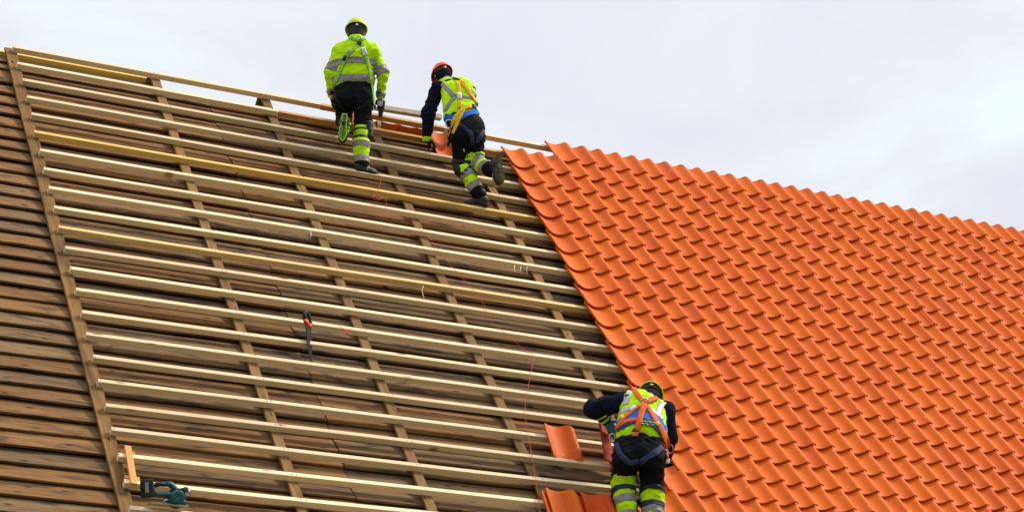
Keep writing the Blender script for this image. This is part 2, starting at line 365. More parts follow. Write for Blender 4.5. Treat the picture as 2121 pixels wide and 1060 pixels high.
for k in range(2, 23):
    yel = k in (5, 10)
    lab = f'{"yellowish" if yel else "pale"} sawn batten, {ORD[k]} down from the ridge' if k < 22 else 'pale sawn batten under the teal saw, lowest of all the battens'
    batten(k, rbt.uniform(-0.008, 0.012), UR - rbt.uniform(0.0, 0.3), M_PINEY if k == 5 else (M_PINEW if yel else M_PINE), lab)

# ---- clay pantiles
W = 0.2292; U0 = 5.745; VT0 = 0.750
PROF = [(-0.30, 0.034), (-0.26, 0.035), (-0.20, 0.027), (-0.10, 0.015), (0.0, 0.007), (0.12, 0.002), (0.26, 0.0), (0.40, 0.004), (0.51, 0.011), (0.61, 0.023), (0.69, 0.036), (0.76, 0.048), (0.82, 0.0565), (0.87, 0.060), (0.92, 0.0585), (0.96, 0.055), (1.00, 0.050), (1.04, 0.043)]
TT = 0.021; TL = G + 0.085; STEP = 0.033
def tile_geo(length=TL):
    """One pantile: x across, y down its length (0 = top end), z up from the valley's underside."""
    v, f = [], []
    ys = [0.0, 0.33, 0.66, 0.97, 1.0]; n = len(PROF)
    for j, q in enumerate(ys):
        for (s, h) in PROF:
            top = 0.0
            if s > 0.74: top = 0.048 * (s - 0.74) / 0.30
            if s < -0.2: top = 0.004
            y = top + (length - top) * q
            edge = 0.003 if j == 4 else 0.0
            v.append((s * W, y, TT + h - edge))
    off = len(v)
    for j, q in enumerate(ys):
        for (s, h) in PROF:
            top = 0.048 * (s - 0.74) / 0.30 if s > 0.74 else (0.004 if s < -0.2 else 0)
            v.append((s * W, top + (length - top) * q, h))
    for j in range(len(ys) - 1):
        for i in range(n - 1):
            a = j * n + i
            f.append((a, a + n, a + n + 1, a + 1)); f.append((off + a, off + a + 1, off + a + n + 1, off + a + n))
        a = j * n; f.append((a, off + a, off + a + n, a + n)); a += n - 1; f.append((a, a + n, off + a + n, off + a))
    last = (len(ys) - 1) * n
    for i in range(n - 1):
        f.append((i, i + 1, off + i + 1, off + i)); f.append((last + i, off + last + i, off + last + i + 1, last + i + 1))
    return v, f
TGV, TGF = tile_geo()
smooth_flags = []
def tile_flags(): return [True if k < 8 * 0 + 4 * (len(PROF) - 1) * 2 + 8 else False for k in range(len(TGF))]
def tilt_matrix(u, vlow, rng, jit=1.0):
    """Matrix (in roof coordinates) that lays a tile with its lower end at vlow."""
    a = math.atan(STEP / G)
    M = Matrix.Translation((u + rng.uniform(-.0025, .0025) * jit, vlow + rng.uniform(-.003, .003) * jit, 0.004 + STEP * 1.0 + rng.uniform(0, .003) * jit))
    R = Matrix.Rotation(a, 4, 'X') @ Matrix.Rotation(rng.uniform(-.010, .010) * jit, 4, 'Z') @ Matrix.Rotation(rng.uniform(-.012, .012) * jit, 4, 'Y')
    return M @ R @ Matrix.Translation((0, -TL, 0))
tiled = empty('tiled_roofing', ROOF @ Matrix.Translation((U0, 8.0, 0)), 'new orange clay pantiles laid in stepped courses over the right of the roof', 'tiled roof')
rt = random.Random(21)
NAILM = plain('nail_zinc', (0.7, 0.68, 0.62), rough=0.4, metal=0.6, bump=0)
for i in range(-1, 21):
    vl = VT0 + i * G
    c0 = 3 if i == -1 else (0 if i < 17 else 16 - i)
    umax = roofpt(2121, max(0, min(1060, 480 + i * 30)), 0.05)[0] + 1.1
    c1 = min(42, int((umax - U0) / W) + 1)
    v, f, mi, sm = [], [], [], []
    for c in range(c0, c1):
        M = tilt_matrix(U0 + c * W, vl, rt); b = len(v)
        v += [tuple(M @ Vector(p)) for p in TGV]; f += [tuple(b + k for k in q) for q in TGF]; mi += [0] * len(TGF)
        if i == -1:                                  # ridge tiles are nailed through the valley
            bmn = bmesh.new(); bmesh.ops.create_uvsphere(bmn, u_segments=8, v_segments=5, radius=0.006)
            nb = len(v); off = M @ Vector((0.20 * W, 0.035, TT + 0.005))
            v += [tuple(q.co + off) for q in bmn.verts]; f += [tuple(nb + q.index for q in fc.verts) for fc in bmn.faces]; mi += [1] * len(bmn.faces); bmn.free()
    o = roof_mesh_obj('tile_course', [(p[0] - U0, p[1] - 8.0, p[2]) for p in v], f, [M_TILE, NAILM], Vector((U0, 8.0, 0)), tiled, True, mi)
    md = o.data
    try: md.set_sharp_from_angle(angle=rad(40))
    except Exception: pass

# ================================================================= figures: implicit surfaces turned into one skin each
def cone(a, b, ra, rb=None, d=None, fl=1.0): return (np.array(a, float), np.array(b, float), ra, rb if rb is not None else ra, None if d is None else np.array(d, float), fl)
def field(prims, h, k=0.035, wr=0.0, wf=55.0, seed=0, cuts=(), pad=0.05):
    lo = np.min([np.minimum(p[0], p[1]) - max(p[2], p[3]) for p in prims], 0) - pad
    hi = np.max([np.maximum(p[0], p[1]) + max(p[2], p[3]) for p in prims], 0) + pad
    n = np.ceil((hi - lo) / h).astype(int) + 1
    ax = [lo[i] + h * np.arange(n[i]) for i in range(3)]
    F = np.full(n, 0.2, np.float32)
    for a, b, ra, rb, d, fl in prims:
        r = max(ra, rb) + 0.09
        l = np.maximum(((np.minimum(a, b) - r - lo) / h).astype(int), 0); u = np.minimum(((np.maximum(a, b) + r - lo) / h).astype(int) + 2, n)
        X, Y, Z = np.meshgrid(ax[0][l[0]:u[0]], ax[1][l[1]:u[1]], ax[2][l[2]:u[2]], indexing='ij')
        q = np.stack([X - a[0], Y - a[1], Z - a[2]], -1); ba = b - a; L2 = ba @ ba
        t = np.clip(q @ ba / L2, 0, 1) if L2 > 1e-9 else np.zeros(X.shape)
        q = q - t[..., None] * ba
        if d is not None: q = q + ((1 / fl - 1) * (q @ d))[..., None] * d
        D = np.sqrt((q * q).sum(-1)) - (ra + (rb - ra) * t)
        S = F[l[0]:u[0], l[1]:u[1], l[2]:u[2]]
        hh = np.maximum(k - np.abs(S - D), 0) / k
        F[l[0]:u[0], l[1]:u[1], l[2]:u[2]] = np.minimum(S, D) - hh * hh * k * 0.25
    X, Y, Z = np.meshgrid(*ax, indexing='ij')
    if wr:
        rs = np.random.RandomState(seed); Wv = 0
        for i in range(4):
            v = rs.normal(size=3); v[2] *= 1.6; v /= np.linalg.norm(v); v2 = rs.normal(size=3); v2 /= np.linalg.norm(v2)
            f = wf * rs.uniform(0.6, 1.3)
            s = np.sin((X * v[0] + Y * v[1] + Z * v[2]) * f + 2.2 * np.sin((X * v2[0] + Y * v2[1] + Z * v2[2]) * f * 0.4 + i) + rs.uniform(0, 6))
            Wv = Wv + np.abs(s) - 0.6
        F = F + (wr * 0.5 * Wv).astype(np.float32)
    for p, nrm in cuts:                                        # keep the side the normal points away from
        F = np.maximum(F, (X - p[0]) * nrm[0] + (Y - p[1]) * nrm[1] + (Z - p[2]) * nrm[2])
    return F, lo, h
def nets(F, lo, h):
    ins = F < 0; n = np.array(F.shape)
    c = np.zeros(n - 1, int)
    offs = [(i, j, k) for i in (0, 1) for j in (0, 1) for k in (0, 1)]
    for o in offs: c += ins[o[0]:n[0] - 1 + o[0], o[1]:n[1] - 1 + o[1], o[2]:n[2] - 1 + o[2]]
    act = np.argwhere((c > 0) & (c < 8)); idx = -np.ones(n - 1, int); idx[tuple(act.T)] = np.arange(len(act))
    P = np.zeros((len(act), 3)); Wt = np.zeros(len(act))
    for o in offs:
        for axis in range(3):
            if o[axis]: continue
            o2 = list(o); o2[axis] = 1
            fa = F[act[:, 0] + o[0], act[:, 1] + o[1], act[:, 2] + o[2]]; fb = F[act[:, 0] + o2[0], act[:, 1] + o2[1], act[:, 2] + o2[2]]
            m = (fa < 0) != (fb < 0); t = np.where(m, fa / np.where(m, fa - fb, 1), 0)
            p = act + np.array(o, float); p[:, axis] += t
            P += np.where(m[:, None], p, 0); Wt += m
    P = lo + h * P / Wt[:, None]
    Q = []
    for axis in range(3):
        b, cc = (axis + 1) % 3, (axis + 2) % 3
        sl = [slice(0, n[i] - 1) for i in range(3)]; s1 = list(sl); s1[axis] = slice(1, n[axis])
        A = ins[tuple(sl)]; B = ins[tuple(s1)]
        E_ = np.argwhere(A != B); E_ = E_[(E_[:, b] > 0) & (E_[:, cc] > 0)]
        fl = A[tuple(E_.T)]
        def g(db, dc):
            q = E_.copy(); q[:, b] -= db; q[:, cc] -= dc; return idx[tuple(q.T)]
        q = np.stack([g(0, 0), g(1, 0), g(1, 1), g(0, 1)], 1)
        q[~fl] = q[~fl][:, ::-1]; Q.append(q)
    return P, np.concatenate(Q)
class Cloth:
    """A closed skin in world space that parts, bands and straps can be cut from or laid on."""
    def __init__(s, prims, h=0.013, **kw):
        s.P, s.Q = nets(*field(prims, h, **kw)); s.prims = prims
    def obj(s, name, m, root, smooth=True, label=None):
        o = root.matrix_world.translation
        me = pydata(name, s.P - np.array(o), s.Q.tolist(), smooth)
        ob = link(name, me, m, root)
        if label: ob['label'] = label
        return ob
    def band(s, name, m, parent, root, a, b, t0, t1, rmax, off=0.004, smooth=True, dirn=None):
        """A sleeve of this skin between two cuts across the line a-b."""
        a, b = np.array(a), np.array(b); ba = b - a; L = np.linalg.norm(ba); ax = ba / L
        if dirn is not None: dirn = np.array(dirn); dirn = dirn / np.linalg.norm(dirn)
        C = s.P[s.Q].mean(1); q = C - a; t = q @ ax; rr = np.linalg.norm(q - np.clip(t, 0, L)[:, None] * ax, axis=1)
        nn = dirn if dirn is not None else ax
        keep = (rr < rmax) & (q @ nn > t0 * L - 0.06) & (q @ nn < t1 * L + 0.06)
        used = np.unique(s.Q[keep]); mp_ = -np.ones(len(s.P), int); mp_[used] = np.arange(len(used))
        bm = bmesh.new(); vs = [bm.verts.new(s.P[i]) for i in used]
        for f in s.Q[keep]:
            try: bm.faces.new([vs[mp_[i]] for i in f])
            except Exception: pass
        for tt, sg in ((t0, 1), (t1, -1)):
            bmesh.ops.bisect_plane(bm, geom=bm.verts[:] + bm.edges[:] + bm.faces[:], plane_co=Vector(a + nn * tt * L), plane_no=Vector(nn) * sg, clear_inner=True)
        return shell(name, bm, m, parent, root, off)
def shell(name, bm, m, parent, root, off):
    bm.normal_update()
    nv = {v: v.normal.copy() for v in bm.verts}
    be = [e for e in bm.edges if len(e.link_faces) == 1]
    low = {}
    for e in be:
        for v in e.verts:
            if v not in low: low[v] = bm.verts.new(v.co - nv[v] * 0.004)
    for v, nrm in nv.items(): v.co += nrm * off
    for e in be:
        l = e.link_loops[0]; a, b = l.vert, l.link_loop_next.vert
        try: bm.faces.new((b, a, low[a], low[b]))
        except Exception: pass
    o = root.matrix_world.translation
    for v in bm.verts: v.co -= o
    me = bm_mesh(name, bm, True)
    return link(name, me, m, parent)
def bvh_of(*cl):
    v, f, b = [], [], 0
    for c in cl:
        v += c.P.tolist(); f += (c.Q + b).tolist(); b += len(c.P)
    return BVHTree.FromPolygons(v, f)
def spline(pts, step):
    pts = [Vector((*p, 0)) if len(p) == 2 else Vector(p) for p in pts]; out = []
    for i in range(len(pts) - 1):
        p0 = pts[max(0, i - 1)]; p1, p2 = pts[i], pts[i + 1]; p3 = pts[min(len(pts) - 1, i + 2)]
        n = max(2, int((p2 - p1).length / step))
        for k in range(n):
            t = k / n
            out.append(0.5 * ((2 * p1) + (p2 - p0) * t + (2 * p0 - 5 * p1 + 4 * p2 - p3) * t * t + (3 * p1 - p0 - 3 * p2 + p3) * t ** 3))
    out.append(pts[-1]); return out
def strap(name, tree, pix, w, m, parent, root, off=0.007, th=0.004, step=4.0):
    """A webbing strap laid over the clothing along a line seen from the ground."""
    L, Nn = [], []
    for p in spline(pix, step):
        hit = tree.ray_cast(CAMPOS, ray(p.x, p.y))
        if hit[0] is None: continue
        L.append(hit[0]); Nn.append(hit[1])
    if len(L) < 2: return None
    for _ in range(3):
        L = [L[0]] + [(L[i - 1] + L[i] * 2 + L[i + 1]) / 4 for i in range(1, len(L) - 1)] + [L[-1]]
        Nn = [((Nn[max(0, i - 1)] + Nn[i] * 2 + Nn[min(len(L) - 1, i + 1)])).normalized() for i in range(len(L))]
    bm = bmesh.new(); rows = []
    for i, (p, n) in enumerate(zip(L, Nn)):
        t = (L[min(i + 1, len(L) - 1)] - L[max(i - 1, 0)]).normalized(); s = n.cross(t).normalized(); row = []
        for q in (-1, -0.5, 0, 0.5, 1):
            c = p + s * (q * w / 2); hit = tree.find_nearest(c, 0.06)
            if hit[0] is not None: c = c * 0.35 + hit[0] * 0.65
            row.append(c + n * off)
        rows.append([bm.verts.new(c) for c in row] + [bm.verts.new(c - n * (th + 0.004)) for c in reversed(row)])
    k = len(rows[0])
    for a, b in zip(rows, rows[1:]):
        for i in range(k):
            f = bm.faces.new((a[i], a[(i + 1) % k], b[(i + 1) % k], b[i])); f.smooth = i < 4
    bm.faces.new(rows[0][::-1]); bm.faces.new(rows[-1])
    bmesh.ops.recalc_face_normals(bm, faces=bm.faces[:])
    o = root.matrix_world.translation
    for v in bm.verts: v.co -= o
    return link(name, bm_mesh(name, bm), m, parent)
def ringobj(name, c, x, y, rx, ry, r, m, parent, root):
    o = root.matrix_world.translation; bm = bmesh.new()
    tube(bm, [c - o + x * (rx * math.cos(a)) + y * (ry * math.sin(a)) for a in [2 * math.pi * i / 18 for i in range(18)]], r, 6, closed=True)
    return link(name, bm_mesh(name, bm), m, parent)
def hand(wrist, fwd, palm, thumb_side, curl=0.5, sc=1.0, r=0.0095, spread=0.10):
    """Palm, four fingers of different length with knuckle bends and a thumb from the side of the palm."""
    w = Vector(wrist); f = Vector(fwd).normalized(); n = Vector(palm); n = (n - f * n.dot(f)).normalized(); s = f.cross(n).normalized() * thumb_side
    pr = [cone(w, w + f * 0.03 * sc, 0.027 * sc, 0.03 * sc, n, 0.7), cone(w + f * 0.035 * sc + s * 0.018 * sc, w + f * 0.08 * sc + s * 0.022 * sc, 0.022 * sc, 0.02 * sc, n, 0.75), cone(w + f * 0.035 * sc - s * 0.016 * sc, w + f * 0.078 * sc - s * 0.022 * sc, 0.022 * sc, 0.018 * sc, n, 0.75)]
    for i, ln in enumerate((0.078, 0.086, 0.080, 0.062)):
        o = 0.030 - 0.020 * i; b = w + f * (0.092 - 0.004 * abs(i - 1)) * sc + s * o * sc
        d = (f + s * spread * (1.2 - 0.8 * i)).normalized(); p = b; a = 0
        for seg, q in enumerate((0.44, 0.31, 0.25)):
            a += curl * (0.55, 0.85, 0.6)[seg] * (1 + 0.08 * i); dd = d * math.cos(a) + n * math.sin(a); e = p + dd * ln * q * sc
            pr.append(cone(p, e, (r - 0.0008 * seg) * sc, (r - 0.0008 * (seg + 1)) * sc)); p = e
    t0 = w + f * 0.03 * sc + s * 0.028 * sc; t1 = t0 + (s * 0.8 + f * 0.75 + n * 0.35).normalized() * 0.045 * sc; t2 = t1 + (s * 0.25 + f * 0.9 + n * (0.2 + 0.5 * curl)).normalized() * 0.033 * sc
    pr += [cone(t0, t1, 0.015 * sc, 0.0115 * sc), cone(t1, t2, 0.0115 * sc, 0.009 * sc)]
    return pr
def head_prims(c, up, fwd):
    c, up, fwd = Vector(c), Vector(up).normalized(), Vector(fwd); fwd = (fwd - up * fwd.dot(up)).normalized(); s = fwd.cross(up)
    P_ = [cone(c + up * .035 - fwd * .02, c + up * .035 + fwd * .02, .088, .085), cone(c - up * .02 + fwd * .02, c - up * .085 + fwd * .045, .07, .045), cone(c + fwd * .095 + up * .005, c + fwd * .115 - up * .03, .010, .016),
          cone(c + fwd * .085 - up * .07, c + fwd * .09 - up * .07, .022), cone(c - up * .05 - fwd * .03, c - up * .13 - fwd * .03, .058, .06)]
    for q in (-1, 1):
        P_ += [cone(c + s * q * .082 - up * .0, c + s * q * .09 - up * .035, .018, .012, s, .5), cone(c + s * q * .032 + fwd * .078 + up * .02, c + s * q * .034 + fwd * .08 + up * .02, .016)]
    return P_
def face_parts(c, up, fwd, body, root):
    c, up, fwd = Vector(c), Vector(up).normalized(), Vector(fwd); fwd = (fwd - up * fwd.dot(up)).normalized(); s = fwd.cross(up); o = root.matrix_world.translation
    for q in (-1, 1):
        bm = bmesh.new(); bmesh.ops.create_uvsphere(bm, u_segments=12, v_segments=8, radius=0.012)
        bmesh.ops.translate(bm, vec=c + s * q * .033 + fwd * .089 + up * .016 - o, verts=bm.verts[:]); link('eye', bm_mesh('eye', bm, True), M_EYE, body)
    bm = bmesh.new(); tube(bm, [c - o + fwd * .104 - up * .062 + s * q * .024 - fwd * abs(q) * .01 for q in (-1, -.5, 0, .5, 1)], .006, 6); link('mouth', bm_mesh('mouth', bm, True), M_LIP, body)
def helmet(root, c, up, fwd, m, minner, name_label=None):
    """Safety helmet: ribbed dome with a short peak in front, a raised rear rim, a head band and its winding knob."""
    c, up, fwd = Vector(c), Vector(up).normalized(), Vector(fwd); fwd = (fwd - up * fwd.dot(up)).normalized(); s = fwd.cross(up); o = root.matrix_world.translation
    bm = bmesh.new(); NS, NR = 36, 10; rings = []
    for j in range(NR + 1):
        q = j / NR; a = q * math.pi / 2; ring = []
        for i in range(NS):
            th = 2 * math.pi * i / NS; cx, cy = math.cos(th), math.sin(th)      # cx forward, cy sideways
            rr = math.sin(a); hgt = math.cos(a)
            fx, sy = 0.140 * rr * cx, 0.112 * rr * cy; z = 0.118 * hgt ** 0.85 - 0.012
            if j == NR:
                fl = 0.010 + (0.045 * max(0, cx) ** 2); fx += fl * cx; sy += 0.010 * cy; z -= 0.006 + 0.010 * max(0, -cx)
            z += 0.006 * max(0, 1 - abs(sy) / 0.022) * (1 if 0 < j < NR - 1 else 0) + 0.004 * max(0, 1 - abs(abs(sy) - 0.05) / 0.012) * (1 if 1 < j < NR - 1 else 0)
            ring.append(bm.verts.new(c - o + fwd * fx + s * sy + up * z))
        rings.append(ring)
    for a, b in zip(rings, rings[1:]):
        for i in range(NS): bm.faces.new((a[i], b[i], b[(i + 1) % NS], a[(i + 1) % NS]))
    bmesh.ops.remove_doubles(bm, verts=rings[0], dist=0.002)
    bmesh.ops.recalc_face_normals(bm, faces=bm.faces[:])
    g = bmesh.ops.solidify(bm, geom=bm.faces[:], thickness=0.0045)
    tube(bm, [v.co.copy() for v in rings[-1]], 0.0055, 6, closed=True)
    h = link('helmet', bm_mesh('helmet', bm, True), m, root)
    if name_label: h['label'] = name_label
    bm = bmesh.new()
    pts = []
    for i in range(28):
        th = 2 * math.pi * i / 28; pts.append(c - o + fwd * (0.108 * math.cos(th) - 0.004) + s * 0.089 * math.sin(th) - up * (0.022 + 0.028 * max(0, -math.cos(th))))
    tube(bm, pts, 0.010, 6, closed=True); link('head_band', bm_mesh('head_band', bm, True), minner, h)
    bm = bmesh.new(); kc = c - o - fwd * 0.118 - up * 0.05
    lathe(bm, [(0.004, 0), (0.017, 0.0), (0.017, 0.014), (0.011, 0.018)], Matrix.Translation(kc) @ (-fwd).to_track_quat('Z', 'Y').to_matrix().to_4x4(), 14)
    link('winding_knob', bm_mesh('winding_knob', bm), M_STEEL, h)
    return h
def boot(root, ank, toe, sole, mboot, msole, mtread, L=0.30, accents=None, shaft=None):
    """Work boot with its own treaded sole; toe and sole are the directions they point."""
    ank, T, S = Vector(ank), Vector(toe).normalized(), Vector(sole); S = (S - T * S.dot(T)).normalized(); B = T.cross(S); o = root.matrix_world.translation
    k = L / 0.30
    pr = [cone(ank - S * .06 if shaft is None else Vector(shaft), ank + S * .02, .052, .05), cone(ank + S * .04 * k - T * .035 * k, ank + S * .05 * k - T * .03 * k, .046), cone(ank + S * .03 * k + T * .0, ank + S * .055 * k + T * .15 * k, .047, .043), cone(ank + S * .058 * k + T * .12 * k, ank + S * .06 * k + T * .185 * k, .047, .036, S, .85)]
    cl = Cloth(pr, 0.009, k=.04, cuts=[(ank + S * .088 * k, S)], wr=.003, wf=80)
    bo = cl.obj('boot', mboot, root)
    outline = [(-.078, 0), (-.070, .026), (-.045, .036), (-.01, .034), (.04, .031), (.09, .042), (.135, .049), (.18, .042), (.21, .024), (.222, 0)]
    outline = [(x * k, y * k) for x, y in outline]; full = outline + [(x, -y * 0.92) for x, y in reversed(outline[1:-1])]
    bm = bmesh.new(); c = ank - o
    def ring(inset, z): return [bm.verts.new(c + T * (x - inset * math.copysign(1, x - .07) * (1 if abs(y) < .02 else .2)) + B * (y * (1 - inset * 12)) + S * z) for x, y in full]
    r0, r1, r2 = ring(0.0, .078 * k), ring(-0.001, .100 * k), ring(0.003, .108 * k)
    for a, b in ((r0, r1), (r1, r2)):
        for i in range(len(a)): bm.faces.new((a[i], a[(i + 1) % len(a)], b[(i + 1) % len(a)], b[i]))
    bm.faces.new(r0); bm.faces.new(r2)
    # tread: chevron lugs
    for q in range(-3, 11):
        x = q * .021 * k + .004
        if .02 * k < x < .06 * k: continue
        wd = np.interp(x, [p[0] for p in outline], [p[1] for p in outline]) * .78
        for sg in (-1, 1):
            a0 = c + T * x + B * sg * wd * 0.1 + S * .1085 * k; a1 = c + T * (x - .014 * k) + B * sg * wd + S * .1085 * k
            tube(bm, [a0, a1], .0042 * k, 5, mi=1)
    rim = [c + T * x * .93 + B * y * .84 + S * .1085 * k for x, y in full]
    tube(bm, rim, .0032 * k, 5, mi=1, closed=True)
    bmesh.ops.recalc_face_normals(bm, faces=bm.faces[:])
    so_ = link('sole', bm_mesh('sole', bm), [msole, mtread], bo)
    if accents is not None:                                    # coloured side flashes
        for sg in (-1, 1):
            bm = bmesh.new()
            for q in (0.0, .045, .09): tube(bm, [c + T * (q - .02) * k + B * sg * .044 * k + S * .03 * k, c + T * (q + .02) * k + B * sg * .047 * k + S * .062 * k], .006, 6)
            link('side_flash', bm_mesh('side_flash', bm, True), accents, bo)
    return bo
HV = (0.52, 0.86, 0.005)
M_HV = plain('high_visibility_yellow', HV, rough=0.8, spec=0.15, var=0.20, scale=7, bump=0.45, bscale=26)
M_HVG = plain('green_webbing', (0.25, 0.54, 0.045), rough=0.7, spec=0.2, var=0.12, scale=60, bump=0.2)
M_REF = plain('reflective_grey', (0.24, 0.225, 0.20), rough=0.5, spec=0.4, var=0.22, scale=22, bump=0.25, bscale=40)
M_REFL = plain('reflective_silver', (0.44, 0.43, 0.42), rough=0.45, spec=0.5, var=0.15, scale=22, bump=0.25, bscale=40)
M_BLACK = plain('black_work_cloth', (0.0065, 0.007, 0.009), rough=0.9, spec=0.10, var=0.35, scale=7, bump=0.45, bscale=24)
M_CHAR = plain('charcoal_cloth', (0.018, 0.018, 0.020), rough=0.9, spec=0.1, var=0.3, scale=8, bump=0.35, bscale=28)
M_CAP = plain('taupe_knit', (0.055, 0.050, 0.044), rough=0.95, spec=0.1, var=0.25, scale=14, bump=0.4, bscale=90)
M_NAVY = plain('navy_fleece', (0.008, 0.010, 0.021), rough=0.95, spec=0.08, var=0.35, scale=7, bump=0.5, bscale=22)
M_NAVYW = plain('navy_webbing', (0.030, 0.034, 0.085), rough=0.75, spec=0.2, var=0.2, scale=40, bump=0.2)
M_BLUE = plain('blue_padding', (0.015, 0.125, 0.50), rough=0.75, spec=0.2, var=0.15, scale=20, bump=0.3, bscale=60)
M_BLUEG = plain('blue_glove', (0.04, 0.25, 0.46), rough=0.7, spec=0.25, var=0.2, scale=20)
M_YELW = plain('yellow_webbing', (0.72, 0.42, 0.012), rough=0.7, spec=0.2, var=0.12, scale=50, bump=0.2)
M_ORAW = plain('orange_webbing', (0.72, 0.12, 0.018), rough=0.7, spec=0.2, var=0.15, scale=50, bump=0.2)
M_WHITE = plain('white_label', (0.62, 0.62, 0.60), rough=0.6, var=0.08, bump=0)
M_RUB = plain('black_rubber', (0.009, 0.009, 0.010), rough=0.6, spec=0.35, var=0.3, bump=0.2)
M_DKGREY = plain('dark_grey_plastic', (0.045, 0.045, 0.05), rough=0.5, var=0.2, bump=0)
M_BOOT = plain('black_leather', (0.016, 0.015, 0.014), rough=0.6, spec=0.4, var=0.4, scale=14, bump=0.3)
M_SOLEB = plain('olive_rubber_sole', (0.075, 0.062, 0.030), rough=0.75, spec=0.2, var=0.35, scale=25)
M_SOLED = plain('dark_rubber_sole', (0.045, 0.038, 0.020), rough=0.75, spec=0.2, var=0.3, scale=25)
M_TREADG = plain('green_tread', (0.36, 0.72, 0.03), rough=0.7, var=0.15, bump=0)
M_SKIN = plain('skin', (0.52, 0.29, 0.20), rough=0.55, var=0.1, bump=0.1)
M_EYE = plain('eye_white', (0.5, 0.48, 0.46), rough=0.2, var=0.05, bump=0); M_LIP = plain('lips', (0.42, 0.16, 0.13), rough=0.5, var=0.05, bump=0)
M_HATY = plain('yellow_helmet_shell', (0.70, 0.76, 0.03), rough=0.32, spec=0.5, var=0.06, bump=0)
M_HATR = plain('red_helmet_shell', (0.86, 0.045, 0.014), rough=0.3, spec=0.5, var=0.06, bump=0)

def figure(ref, label):
    return empty('person', Matrix.Translation(ref), label, 'person', 'roofers at work')

